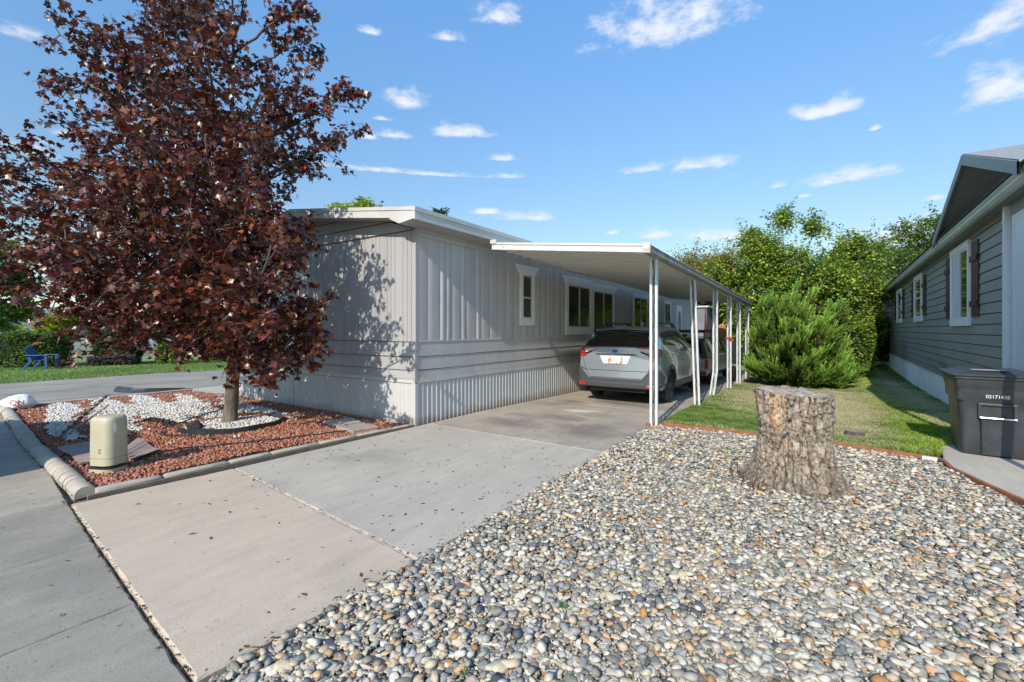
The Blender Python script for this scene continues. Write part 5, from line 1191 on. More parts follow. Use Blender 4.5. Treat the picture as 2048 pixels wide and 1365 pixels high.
    for i in range(n + 1):
        s = -1 + 2 * i / n; x, y = bump_plan(s); a = abs(s); zt = .56 + .20 * max(0, min(1, (a - .50) / .16)) - .16 * max(0, (a - .80) / .2)
        zl = .30 + .05 * max(0, (a - .7) / .3)
        zl += .04
        for z, o_ in ((zl, .05), (zl + .03, .012), (.44, .0), (.455, .012), (.50, .014), (zt - .03, .002), (zt, .02), (zt + .004, .09)):
            sc_ = 1 - o_ / .9; vs.append((x * (1 - o_ * (.5 if a < .72 else 1)), y + (o_ if a < .85 else o_ * .2), z))
    mb.add(vs, [(i * 8 + j, (i + 1) * 8 + j, (i + 1) * 8 + j + 1, i * 8 + j + 1) for i in range(n) for j in range(7)])
    mb.build('bumper', M['clad'], root, smooth='auto', world=False)
    for s in (-1, 1):
        mb = MB(); mb.box(s * .77 - .085, s * .77 + .085, -.018, .05, .37, .43, Matrix.Translation((s * .77, 0, 0)) @ Matrix.Rotation(s * .18, 4, 'Z') @ Matrix.Translation((-s * .77, 0, 0))); mb.build('reflector', M['lamp_red'], root, bevel=.008, world=False)
    # side : cladding arches, sill, windows, door gaps, handles
    for s in (-1, 1):
        for wy, wz in wheels:
            mb = MB(); vs = []; n = 22
            for i in range(n + 1):
                a = math.radians(-8 + 196 * i / n)
                for r in (.385, .405, .465, .475):
                    p = (wy + r * math.cos(a), wz + r * math.sin(a)); h, nn, ix, ds = bvh.find_nearest(Vector((s * .93, wy + max(r, .43) * math.cos(a), max(.24, wz + max(r, .43) * math.sin(a)))))
                    vs.append((s * (abs(h.x) + (.012 if r in (.405, .465) else -.012)), p[0], max(p[1], .24)))
            mb.add(vs, [(i * 4 + j, (i + 1) * 4 + j, (i + 1) * 4 + j + 1, i * 4 + j + 1) for i in range(n) for j in range(3)]); mb.build('wheel_arch', M['clad'], root, smooth='auto', world=False)
        D_('sill', [(1.42, .27), (3.32, .27), (3.32, .42), (1.42, .42)], 'side', M['clad'], root, off=.014, sgn=s, nu=16)
        for q in ([(.62, 1.265), (1.02, 1.255), (1.02, 1.52), (.80, 1.50)], [(1.08, 1.25), (1.95, 1.205), (1.90, 1.575), (1.06, 1.53)], [(2.02, 1.20), (3.22, 1.12), (2.78, 1.50), (1.98, 1.575)]):
            D_('side_window', q, 'side', M['car_glass'], root, off=.004, sgn=s)
        for (y_, z0, z1) in ((1.05, .80, 1.56), (1.98, .43, 1.58), (3.15, .43, 1.10)):
            D_('gap', [(y_, z0), (y_ + .010, z0), (y_ + .010, z1), (y_, z1)], 'side', M['dark'], root, off=.006, sgn=s, nu=1, nv=14)
        for y_ in (1.28, 2.22):
            mb = MB(); mb.tube([(s * .935, y_, 1.03), (s * .96, y_ + .05, 1.035), (s * .96, y_ + .19, 1.03), (s * .935, y_ + .24, 1.025)], .013, 6); mb.build('door_handle', paint, root, world=False)
        mb = MB(); mb.rings([[(s * (x), y, z) for x, y, z in q] for q in ([(.90, 3.0, 1.13), (.90, 3.08, 1.13), (.90, 3.08, 1.18), (.90, 3.0, 1.18)], [(.98, 2.98, 1.11), (.98, 3.12, 1.11), (.98, 3.12, 1.25), (.98, 2.98, 1.25)], [(1.08, 3.0, 1.12), (1.08, 3.09, 1.12), (1.08, 3.09, 1.23), (1.08, 3.0, 1.23)])]); mb.build('mirror', M['plastic_black'], root, bevel=.01, world=False)
        mb = MB(); pts = [(s * .57, .78, 1.655), (s * .565, .88, 1.715), (s * .565, 1.1, 1.738), (s * .565, 2.4, 1.745), (s * .565, 2.62, 1.72), (s * .57, 2.75, 1.66)]
        mb.tube(pts, .022, 6); mb.tube([(s * .57, .80, 1.66), (s * .565, 1.15, 1.70)], .035, 6); mb.tube([(s * .57, 2.7, 1.66), (s * .565, 2.45, 1.70)], .035, 6)
        mb.build('roof_rail', M['plastic_black'], root, world=False)
        D_('headlight', [(4.30, .78), (4.62, .74), (4.60, .84), (4.25, .90)], 'side', M['lamp_clear'], root, off=.006, sgn=s)
        for wy, wz in wheels: make_wheel(root, s * .815, wy, .36, .225)
    mb = MB(); mb.prism([(.86, 1.69), (1.02, 1.69), (.98, 1.745), (.96, 1.75)], -.02, .02, 'x'); mb.build('antenna', M['plastic_black'], root, world=False)
    decal(bvh, 'windscreen', [(-.62, 2.98), (.62, 2.98), (.70, 3.62), (-.70, 3.62)], 'top', M['car_glass'], root)
    return root
suv = make_suv('silver blue station wagon with roof rails parked under the front of the carport')
suv.location = (-3.80, 9.76, gz(10.8) + .03); suv.scale = (1.03, 1.0, 1.04)
s2 = copy_tree(suv); s2.location = (-7.32, -.60, -.028); s2.rotation_euler = (0, 0, math.radians(90)); s2['label'] = 'second silver blue station wagon standing unseen on the street, shading the kerb and bed'  # copy of the wagon out of view, placed to cast the kerb shade

# pickup with a cap, behind the wagon
tk = thing('pickup_truck', 'old silver and dark teal pickup with a canopy and black rack behind the wagon', 'truck', (-3.72, 15.15, gz(16)))
def tk_sect(y, zb, w, zbelt, zr, xr):
    pts = [(0, zb), (.85 * w, zb), (.98 * w, zb + .03), (w, .60), (w, .80), (.995 * w, zbelt - .05), (.97 * w, zbelt)]
    if zr - zbelt > .2: pts += [(.5 * (.95 * w + xr) + .02, .5 * (zbelt + zr)), (xr + .03, zr - .05), (xr - .03, zr - .01), (0, zr + .01)]
    else: pts += [(.96 * w, zbelt + .25 * (zr - zbelt)), (.5 * (.95 * w + xr), zbelt + .6 * (zr - zbelt)), (xr - .05, zr), (0, zr + .01)]
    return [(a, y, b) for a, b in pts]
TS = [(.06, .42, .82, .98, 1.50, .66), (.14, .40, .83, .99, 1.52, .66), (1.2, .40, .84, .99, 1.54, .66), (2.3, .38, .84, .99, 1.56, .64), (3.0, .36, .84, .98, 1.52, .62), (3.35, .36, .84, .98, 1.30, .66), (3.6, .38, .83, .97, 1.02, .72), (4.4, .40, .80, .92, .98, .7), (4.75, .42, .76, .80, .86, .66)]
tw_ = [(1.05, .34), (3.95, .34)]
mm_ = mat('truck_two_tone', (.46, .45, .43), (.42, .41, .39), .4, 30, metal=.35, coat=.5)
nt = mm_.node_tree; bs = nt.nodes['Principled BSDF']; tcn = nt.nodes.new('ShaderNodeTexCoord'); sp = nt.nodes.new('ShaderNodeSeparateXYZ'); gt = nt.nodes.new('ShaderNodeMath'); gt.operation = 'GREATER_THAN'; gt.inputs[1].default_value = .88
mx = nt.nodes.new('ShaderNodeMixRGB'); nt.links.new(tcn.outputs['Object'], sp.inputs[0]); nt.links.new(sp.outputs['Z'], gt.inputs[0]); nt.links.new(gt.outputs[0], mx.inputs[0])
nt.links.new(bs.inputs['Base Color'].links[0].from_socket, mx.inputs[1]); mx.inputs[2].default_value = (.03, .055, .075, 1); nt.links.new(mx.outputs[0], bs.inputs['Base Color'])
tbody, tb = car_body(TS, tk_sect, .02, tw_, tk, mm_, wr=.39, ns=4, nk=4)
decal(tb, 'rear_window', [(-.68, 1.06), (.68, 1.06), (.60, 1.45), (-.60, 1.45)], 'rear', M['car_glass'], tk)
for s in (-1, 1):
    decal(tb, 'side_window', [(.4, 1.08), (2.0, 1.08), (2.0, 1.42), (.4, 1.42)], 'side', M['car_glass'], tk, sgn=s)
    decal(tb, 'side_window', [(2.25, 1.06), (3.3, 1.04), (3.05, 1.42), (2.25, 1.46)], 'side', M['car_glass'], tk, sgn=s)
    mb = MB(); mb.box(s * .79 - .05, s * .79 + .05, .015, .08, .58, .86); o = mb.build('tail_light', M['lamp_red'], tk, bevel=.008, world=False)
    for wy, wz in tw_: make_wheel(tk, s * .74, wy, .34, .21, 8, rimm=M['chrome'])
mb = MB(); mb.box(-.82, .82, -.12, -.02, .38, .52); mb.box(-.30, .30, -.16, -.02, .36, .42); mb.build('bumper', M['chrome'], tk, bevel=.015, world=False)
mb = MB(); mb.box(.70, .82, -.126, -.121, .41, .49); mb.build('reflector', M['lamp_red'], tk, world=False)
mb = MB(); mb.box(-.14, .14, .028, .034, .62, .74); mb.build('number_plate', M['white_mark'], tk, world=False)
mb = MB(); mb.prism([(-.34 + .07 * math.cos(i * .5), 1.26 + .07 * math.sin(i * .5)) for i in range(12)], .020, .024, 'y'); mb.prism([(-.34 + .055 * math.cos(i * .5), 1.36 + .055 * math.sin(i * .5)) for i in range(12)], .020, .024, 'y')
for (a, b) in ((-.1, .1), (.14, .38)): mb.box(a, b, .018, .024, 1.20, 1.32)
mb.build('sticker', mat('window_sticker', (.30, .42, .45), (.5, .55, .56), .6, 14), tk, world=False)
mb = MB()
for s in (-1, 1):
    mb.box(s * .70 - .02, s * .70 + .02, .05, 2.4, 1.70, 1.76); 
    for y_ in (.1, 1.2, 2.3): mb.box(s * .70 - .015, s * .70 + .015, y_, y_ + .04, 1.40, 1.70)
for y_ in (.05, 1.2, 2.3): mb.box(-.72, .72, y_, y_ + .05, 1.70, 1.80)
mb.box(-.6, .1, .06, .5, 1.56, 1.66); mb.build('roof_rack', M['plastic_black'], tk, world=False)
mb = MB(); mb.box(-.8, .8, .2, 4.5, .30, .42); mb.build('underbody', M['dark'], tk, world=False)

# clutter at the back of the carport
nb = thing('neighbour_house', 'low white home with a grey gable roof seen past the end of the carport', 'house', (-7.0, 33, gz(33)))
mb = MB(); mb.box(-12, -1.2, 33, 40, -.4, 2.5); mb.build('wall', mat('shaded_wall', (.22, .225, .235), (.18, .185, .19), .6, 1), nb)
mb = MB(); mb.prism([(-12.4, 2.45), (-.8, 2.45), (-.8, 2.58), (-6.6, 3.75), (-12.4, 2.58)], 32.6, 40.5, 'y'); mb.build('roof', M['roof_white'], nb)
mb = MB(); mb.box(-5.4, -4.4, 32.96, 32.999, .9, 1.9); mb.box(-3.4, -2.8, 32.96, 32.999, .9, 1.9); mb.build('window', M['glass_dim'], nb)
mb = MB()
for i in range(26): mb.box(-5.6 + i * .16, -5.455 + i * .16, 30.0, 30.03, gz(30) - .1, 1.45)
tag(mb.build('white_fence', M['wall_far']), 'white board fence behind the end of the carport', 'fence')
mb = MB(); mb.rings([[(-4.35 + r * math.cos(a * .785), 22.3 + r * math.sin(a * .785), z) for a in range(8)] for z, r in ((.6, .03), (.75, .09), (1.6, .06), (2.35, .02))]); mb.tube([(-4.35, 22.3, gz(22)), (-4.35, 22.3, 2.55)], .02, 6); tag(mb.build('parasol', M['red_cloth'], smooth='auto'), 'folded dark red parasol at the back of the carport', 'parasol')
mb = MB(); mb.rings([[(-3.62 + (r * math.cos(a * .785)) * 1.3 + sx_, 21.6 + r * math.sin(a * .785) * .6, z) for a in range(8)] for z, r, sx_ in ((1.10, .10, 0), (1.3, .17, 0), (1.55, .20, .02), (1.78, .13, .06), (1.86, .04, .1))]); mb.tube([(-3.75, 21.5, 1.60), (-4.0, 21.4, 1.52)], [.05, .04], 6); mb.tube([(-3.6, 21.6, gz(21)), (-3.62, 21.6, 1.15)], .03, 6); tag(mb.build('tan_jacket', M['brown_cloth'], smooth='auto'), 'tan brown coat hung on a stand behind the pickup', 'coat')
mb = MB(); mb.tube([(-3.35, 20.8, gz(20)), (-3.1, 21.3, 1.95)], .018, 6); tag(mb.build('pole', M['metal_white']), 'thin pale pole leaning right of the tan coat behind the pickup', 'pole')
mb = MB(); mb.tube([(-4.05, 21.8, gz(20)), (-3.95, 22.0, 2.0)], .03, 6); tag(mb.build('pole', M['metal_white']), 'thicker pale pole between the red parasol and the tan coat', 'pole')
for i in range(6):
    mb = MB(); mb.box(-5.4 + (i % 2) * .38, -5.1 + (i % 2) * .38, 17.5 + (i // 2) * .8, 17.9 + (i // 2) * .8, gz(18), gz(18) + .5 + .25 * ((i * 7) % 4))
    tag(mb.build('storage_box', M['plastic_black'], bevel=.01), 'dark storage box standing against the grey home beside the pickup', 'box', 'dark boxes beside the pickup')
mb = MB(); rr = [[(-2.55 + .10 * s_, 17.9 + .27 * math.cos(a * .4), gz(18) + .29 + .27 * math.sin(a * .4)) for a in range(16)] for s_ in (-.5, .5)]; mb.rings(rr); tag(mb.build('spare_wheel', M['rubber']), 'loose wheel standing between the last carport posts', 'wheel')

# ============================================================ LEFT BACKGROUND
# adirondack chair
ch = thing('garden_chair', 'blue plastic adirondack chair on the lawn beyond the road', 'chair', (-26.3, 4.75, 0), math.radians(-40))
def cb(mb, n, p=ch, **k): return mb.build(n, M['chair_blue'], p, world=False, **k)
for i in range(5):
    x = (i - 2) * .115; h = .95 - .035 * abs(i - 2) ** 1.6
    mb = MB(); mb.prism([(-.30, .34), (-.27, .34), (-.46, h), (-.49, h)], x - .048, x + .048, 'x'); cb(mb, 'back_slat', bevel=.008)
for i in range(5): mb = MB(); y = -.28 + i * .125; z = .30 + i * .022; mb.box(-.27, .27, y, y + .105, z, z + .022); cb(mb, 'seat_slat', bevel=.004)
for s in (-1, 1):
    mb = MB(); mb.box(s * .33 - .06, s * .33 + .06, -.42, .36, .56, .585); cb(mb, 'arm', bevel=.006)
    mb = MB(); mb.prism([(.24, 0), (.33, 0), (.31, .57), (.22, .57)], s * .32 - .03, s * .32 + .03, 'x'); cb(mb, 'leg')
    mb = MB(); mb.prism([(-.55, 0), (-.46, 0), (-.18, .34), (-.28, .60), (-.34, .58), (-.30, .32)], s * .29 - .025, s * .29 + .025, 'x'); cb(mb, 'leg')
# pipe fence
pf = thing('pipe_fence', 'grey pipe rail fence behind the hedges and lawn', 'fence', (-30.5, 6.6, 0))
ax, ay, bx, by = -31.6, 1.0, -28.4, 14.0
mb = MB()
for z in (.25, .55, .85, 1.15): mb.tube([(ax, ay, z), (bx, by, z)], .028, 6)
mb.build('rail', M['fence_pipe'], pf)
for i in range(7):
    t = i / 6; mb = MB(); mb.tube([(ax + (bx - ax) * t, ay + (by - ay) * t, 0), (ax + (bx - ax) * t, ay + (by - ay) * t, 1.32)], .05, 8); mb.build('post', M['fence_pipe'], pf)
mb = MB(); nv = 34
for i in range(nv): t = i / nv; x, y = ax + (bx - ax) * t, ay + (by - ay) * t; mb.tube([(x, y, .02), (x, y, 1.15)], .006, 4)
mb.build('mesh', M['fence_pipe'], pf)
poly_sheet('pasture', [(-29.9, -60), (-29.9, 120), (-64, 120), (-64, -60)], mat('pasture', (.24, .27, .11), (.16, .20, .07), .95, .35, 8, bump=.3), -.018)
for i, (x, y, w, d, h, lab) in enumerate(((-67, 12, 6, 9, 2.9, 'pale blue grey building far beyond the fence, leftmost'), (-64, 20.5, 6, 5, 3.2, 'white building far beyond the fence, seen under the maple'), (-62, 29, 6, 8, 2.8, 'pale grey building far beyond the fence, nearest the maple trunk'))):
    b = thing('far_building', lab, 'building', (x, y, 0), 0, 'far buildings beyond the fence'); mb = MB(); mb.box(x - w / 2, x + w / 2, y - d / 2, y + d / 2, -.3, h); mb.build('wall', M['wall_far'], b)
    mb = MB(); mb.prism([(x - w / 2 - .3, h), (x + w / 2 + .3, h), (x, h + 1.1)], y - d / 2 - .3, y + d / 2 + .3, 'y'); mb.build('roof', M['roof_far'], b)
    mb = MB(); 
    for q in (-.25, .25): mb.box(x + w / 2 + .01, x + w / 2 + .03, y + q * d - .4, y + q * d + .4, 1, 2)
    mb.build('window', M['glass_dim'], b)

# ============================================================ VEGETATION
MAPLE_OUT = [(0, .02), (.10, -.06), (.30, -.10), (.24, .06), (.36, .16), (.56, .36), (.36, .42), (.34, .58), (.14, .50), (.17, .72), (0, 1.06)]
ml = MAPLE_OUT + [(-a, b) for a, b in MAPLE_OUT[-2:0:-1]]
LEAF_MAPLE_V = np.array([(0, .30, .0)] + [(a, b, -.22 * abs(a) - .18 * max(0, b - .4)) for a, b in ml]); LEAF_MAPLE_F = np.array([(0, i, i % len(ml) + 1) for i in range(1, len(ml) + 1)])
LEAF_S_V = np.array([(0, 0, 0), (.30, .42, .10), (0, 1, -.08), (-.30, .42, .10)]); LEAF_S_F = np.array([(0, 1, 2), (0, 2, 3)])
def leaves(name, P, size, col, shape, m, parent, droop=.5, outward=None, up=.45):
    LV, LF = shape; n = len(P)
    # blade direction (tip) : outward + droop ; normal : up-ish random
    t = rng.normal(0, 1, (n, 3)); t[:, 2] = t[:, 2] * .4 - droop
    if outward is not None: t += outward * 1.0
    t /= np.linalg.norm(t, axis=1)[:, None]
    nn = rng.normal(0, 1, (n, 3)) * .8; nn[:, 2] = np.abs(nn[:, 2]) + up
    if outward is not None: nn += outward * .5
    nn -= (nn * t).sum(1)[:, None] * t; nn /= np.linalg.norm(nn, axis=1)[:, None] + 1e-9
    b = np.cross(t, nn)
    s = size[:, None, None]
    V = P[:, None, :] + s * (LV[None, :, 0:1] * b[:, None, :] + LV[None, :, 1:2] * t[:, None, :] + LV[None, :, 2:3] * nn[:, None, :])
    F = LF[None] + (np.arange(n) * len(LV))[:, None, None]
    return npmesh(name, V.reshape(-1, 3), F.reshape(-1, 3), m, np.repeat(col, len(LV), axis=0), parent)
def curve(a, b, sag, n=7, jit=.0, r=rnd):
    a, b = Vector(a), Vector(b); out = []
    for i in range(n):
        t = i / (n - 1); p = a.lerp(b, t); p.z += sag * math.sin(math.pi * t); k = jit * math.sin(math.pi * t)
        out.append(p + Vector((r.uniform(-k, k), r.uniform(-k, k), r.uniform(-k, k)))); 
    return out
# ---- the red maple
TX, TY = -8.43, 3.80
mp = thing('maple_tree', 'red leaved maple with dense dark crown standing in the red rock bed', 'tree', (TX, TY, 0))
def leader(z): return Vector((TX + .05 * math.sin(z * .9) + .012 * z, TY + .04 * math.sin(z * 1.3), z))
mb = MB(); zz = [-.08, .02, .15, .5, 1.0, 1.5, 2.0, 2.8, 3.6, 4.5, 5.4, 6.4, 7.6]; rd = [.165, .132, .112, .102, .096, .090, .080, .07, .058, .045, .033, .022, .012]
mb.tube([leader(z) for z in zz], rd, 18); mb.build('trunk', M['bark_maple'], mp, smooth=True)
mb = MB(); br = random.Random(31); tips = []
for (x, y, z, r) in MAPLE:
    hd = math.hypot(x - TX, y - TY); z0 = max(1.05, min(z - .55 * hd - .1, 6.6)) if z > 1.6 else max(.95, z - .05)
    a = leader(z0); e = Vector((x, y, z)); c_ = curve(a, e, -.04 * hd + (.12 if z > 1.6 else .25), 8, .06, br); R0_ = .012 + .013 * min(hd, 2.4)
    mb.tube(c_, [R0_ * (1 - .75 * i / 7) for i in range(8)], 7)
    for q in range(int(9 + 16 * r)):
        d = Vector((br.gauss(0, 1), br.gauss(0, 1), br.gauss(0, 1) + .25)).normalized(); out = (e - leader(max(1, z))).normalized(); d = (d + out * .35).normalized()
        k = br.randint(4, 7); s = c_[k]; L_ = r * br.uniform(.75, 1.18) + (e - s).length * .3; tpt = s + d * L_
        if tpt.y > 5.25 and -11.9 < tpt.x < -5.2 and tpt.z < 4.25: tpt.y = 5.2 - br.uniform(0, .3)
        cc = curve(s, tpt, .05 * L_, 5, .03, br); mb.tube(cc, [.009, .007, .0055, .004, .0025], 4, cap=False); tips.append((cc, r))
mb.build('branches', mat('maple_twig', (.17, .13, .105), (.09, .07, .06), .85, 20), mp, smooth=True)
P = []; O = []
for cc, r in tips:
    n_ = br.randint(13, 25)
    for q in range(n_):
        t = br.uniform(.18, 1.0) ** .75; i = min(int(t * 4), 3); p = cc[i].lerp(cc[i + 1], t * 4 - i)
        o_ = Vector((br.gauss(0, 1), br.gauss(0, 1), br.gauss(0, .7))).normalized(); P.append(p + o_ * br.uniform(.02, .13)); O.append(o_)
P = np.array([p[:] for p in P]); O = np.array([o[:] for o in O]); k = ~((P[:, 1] > 5.22) & (P[:, 0] > -12) & (P[:, 0] < -5.1) & (P[:, 2] < 4.3)) & (P[:, 2] > .55)
k &= ~((P[:, 1] > 4.85) & (P[:, 0] > -12.2) & (P[:, 2] > 3.1) & (P[:, 2] < 4.2)); P, O = P[k], O[k]; n = len(P)
cA = np.array([(.115, .026, .016), (.085, .020, .014), (.165, .036, .016), (.055, .020, .012), (.21, .07, .020), (.07, .042, .014), (.30, .10, .022), (.12, .024, .022)]); cp_ = np.array([25, 22, 16, 14, 8, 7, 2.5, 9.]); cp_ /= cp_.sum()
col = cA[rng.choice(len(cA), n, p=cp_)] * rng.uniform(.65, 1.85, (n, 1)); print('maple leaves', n)
leaves('crown', P, rng.uniform(.056, .112, n), np.clip(col, .005, .6), (LEAF_MAPLE_V, LEAF_MAPLE_F), M['leaf_maple'], mp, droop=.75, outward=O * .7, up=.5)

def make_tree(name, label, cat, base, lobes, nleaf, ls, cols, group=None, trunk_r=.14, forks=4, seed=1, shoots=0, seen_trunk=True, droop=.2):
    """lobes: (x,y,z,r) in world coordinates"""
    r = random.Random(seed); t = thing(name, label, cat, base, 0, group); bx_, by_, bz_ = base
    zt = min(l[2] for l in lobes); zc = sum(l[2] for l in lobes) / len(lobes); cx_ = sum(l[0] for l in lobes) / len(lobes); cy_ = sum(l[1] for l in lobes) / len(lobes)
    top = Vector((cx_ * .6 + bx_ * .4, cy_ * .6 + by_ * .4, zc)); mb = MB(); b0 = Vector(base)
    tr_ = curve(b0 - Vector((0, 0, .2)), top, 0, 8, .12, r); mb.tube(tr_, [trunk_r * (1 - .6 * i / 7) for i in range(8)], 10); mb.build('trunk', M['bark'], t, smooth=True)
    mb = MB(); P = []; O = []; sh = []
    tot = sum(l[3] ** 2 for l in lobes)
    for (x, y, z, R_) in lobes:
        s = tr_[r.randint(3, 7)]; e = Vector((x, y, z)); c_ = curve(s, e, -.1, 6, .15, r); mb.tube(c_, [max(.012, trunk_r * .35 * (1 - .7 * i / 5)) for i in range(6)], 5, cap=False)
        k = max(6, int(nleaf * R_ ** 2 / tot / 26))
        for q in range(k):
            d = Vector((r.gauss(0, 1), r.gauss(0, 1), r.gauss(0, 1) * .9 + .3)).normalized(); L_ = R_ * r.uniform(.55, 1.12)
            if shoots and d.z > .3 and r.random() < shoots: L_ *= r.uniform(1.15, 1.75)
            tip = e + d * L_; cc = curve(e, tip, .05, 5, .08 * R_, r); mb.tube(cc, [.012, .009, .007, .005, .003], 3, cap=False)
            for w in range(26):
                tt = r.uniform(.35, 1.0); i = min(int(tt * 4), 3); p = cc[i].lerp(cc[i + 1], tt * 4 - i); o_ = Vector((r.gauss(0, 1), r.gauss(0, 1), r.gauss(0, 1))).normalized()
                P.append(p + o_ * r.uniform(.03, .16 + .10 * R_)); O.append(o_ * .8 + d * .3)
    mb.build('branches', M['bark'], t)
    P = np.array([p[:] for p in P]); O = np.array([o[:] for o in O]); n = len(P); c = np.array(cols)
    cl = c[rng.integers(0, len(c), n)] * rng.uniform(.7, 1.3, (n, 1))
    leaves('crown', P, ls * rng.uniform(.7, 1.3, n), np.clip(cl, .004, .7), (LEAF_S_V, LEAF_S_F), M['leaf'], t, droop=droop, outward=O)
    return t
def lobes_ellipsoid(cx_, cy_, cz_, rx, ry, rz, n, rr, seed):
    r = random.Random(seed); L_ = []
    for i in range(n):
        d = Vector((r.gauss(0, 1), r.gauss(0, 1), r.gauss(0, 1))).normalized() * r.uniform(.35, .95); L_.append((cx_ + d.x * rx, cy_ + d.y * ry, cz_ + d.z * rz, rr * r.uniform(.7, 1.25)))
    return L_
LIME = [(.37, .51, .05), (.28, .41, .04), (.46, .58, .06), (.15, .25, .03), (.50, .53, .08)]
OLIVE = [(.34, .38, .06), (.26, .31, .05), (.38, .36, .09), (.36, .22, .09)]
DEEP = [(.07, .13, .03), (.09, .16, .035), (.055, .10, .025), (.12, .19, .04)]
MID = [(.14, .24, .04), (.17, .28, .05), (.09, .17, .03), (.21, .30, .06)]
G0 = gz(30)
make_tree('broadleaf_tree', 'tall bright green tree rising directly behind the juniper', 'tree', (-1.6, 27.2, G0), lobes_ellipsoid(-1.7, 27.0, 3.7, 3.5, 2.2, 3.4, 48, .95, 3) + [(-1.6, 27.5, 7.2, .8), (-.2, 27.8, 6.7, .8), (-3.0, 27, 6.3, .8), (1.2, 27.5, 5.6, .8), (-.9, 25.5, 1.6, 1.2), (.7, 25.6, 1.5, 1.1)], 80000, .145, LIME + MID, 'trees behind the yards', .16, seed=5, shoots=.35)
make_tree('broadleaf_tree', 'olive green tree left of the tall one, above the carport gutter', 'tree', (-5.2, 28.6, G0), lobes_ellipsoid(-5.4, 28.4, 3.9, 2.7, 2.0, 2.7, 30, 1.1, 13), 40000, .13, OLIVE, 'trees behind the yards', .14, seed=8, shoots=.35)
make_tree('broadleaf_tree', 'lighter green bushy tree between the tall tree and the green home', 'tree', (1.0, 28.8, G0), lobes_ellipsoid(1.0, 28.8, 3.2, 1.9, 1.9, 3.0, 26, 1.15, 23) + [(1.3, 27.2, 1.0, 1.0), (.9, 26.8, .6, .9)], 42000, .13, MID + LIME, 'trees behind the yards', .14, seed=18, shoots=.25)
make_tree('broadleaf_tree', 'darker tree just left of the green home gutter', 'tree', (3.0, 36, G0), lobes_ellipsoid(3.2, 36.4, 3.9, 3.0, 2.4, 3.6, 28, 1.4, 33) + [(2.3, 33.5, 1.6, 1.3), (2.6, 33, .7, 1.2)], 50000, .14, DEEP + MID, 'trees behind the yards', .18, seed=28, shoots=.25)
make_tree('broadleaf_tree', 'high thin-topped tree over the green home roof', 'tree', (7.5, 42, G0), lobes_ellipsoid(7.2, 42, 6.2, 3.4, 2.5, 4.0, 22, 1.2, 43), 18000, .19, MID, 'trees behind the yards', .2, seed=38, shoots=.5)
make_tree('broadleaf_tree', 'small green tree top showing over the grey home roof by the maple', 'tree', (-31.8, 24, 0), lobes_ellipsoid(-32.2, 24, 10.4, 2.5, 2.2, 2.5, 16, 1.1, 53), 12000, .24, LIME, 'trees beyond the grey home', .25, seed=48, shoots=.3)
make_tree('broadleaf_tree', 'dark tree tips barely showing over the grey home roof', 'tree', (-25.3, 26.5, 0), lobes_ellipsoid(-25.3, 26.5, 9.3, .8, .8, 1.9, 9, .6, 63), 5000, .2, DEEP, 'trees beyond the grey home', .2, seed=58, shoots=.2)
make_tree('broadleaf_tree', 'green tree at the left edge beyond the pasture', 'tree', (-48, 5.4, 0), lobes_ellipsoid(-48, 5.6, 4.4, 3.2, 4.0, 3.4, 24, 1.4, 73), 16000, .3, MID + LIME[:1], 'trees along the pasture', .3, seed=68)
make_tree('shrub', 'yellow green bush behind the left hedge', 'shrub', (-42, 8.0, 0), lobes_ellipsoid(-42, 8.2, 1.5, 1.4, 1.8, 1.0, 9, .8, 83), 6000, .2, [(.42, .42, .03), (.34, .38, .03)], None, .1, seed=78)
make_tree('broadleaf_tree', 'young dark trunked tree at the end of the far lawn', 'tree', (-25.6, 9.3, 0), lobes_ellipsoid(-25.8, 9.6, 2.6, 1.5, 1.5, 1.2, 12, .7, 93), 7000, .14, MID + OLIVE, 'trees along the pasture', .13, seed=88)
for i, (x, y, h, lab) in enumerate(((-70, 2, 9, 'wide tree on the skyline at the far left'), (-74, 22, 10, 'tall tree on the skyline left of the maple trunk'), (-72, 40, 9, 'tree on the skyline behind the maple trunk'), (-90, 31, 11, 'most distant tree on the left skyline'))):
    make_tree('broadleaf_tree', lab, 'tree', (x, y, 0), lobes_ellipsoid(x, y, h * .55, h * .42, h * .42, h * .42, 16, h * .2, 200 + i), 7000, .5, MID + DEEP, 'trees along the pasture', .35, seed=98 + i)
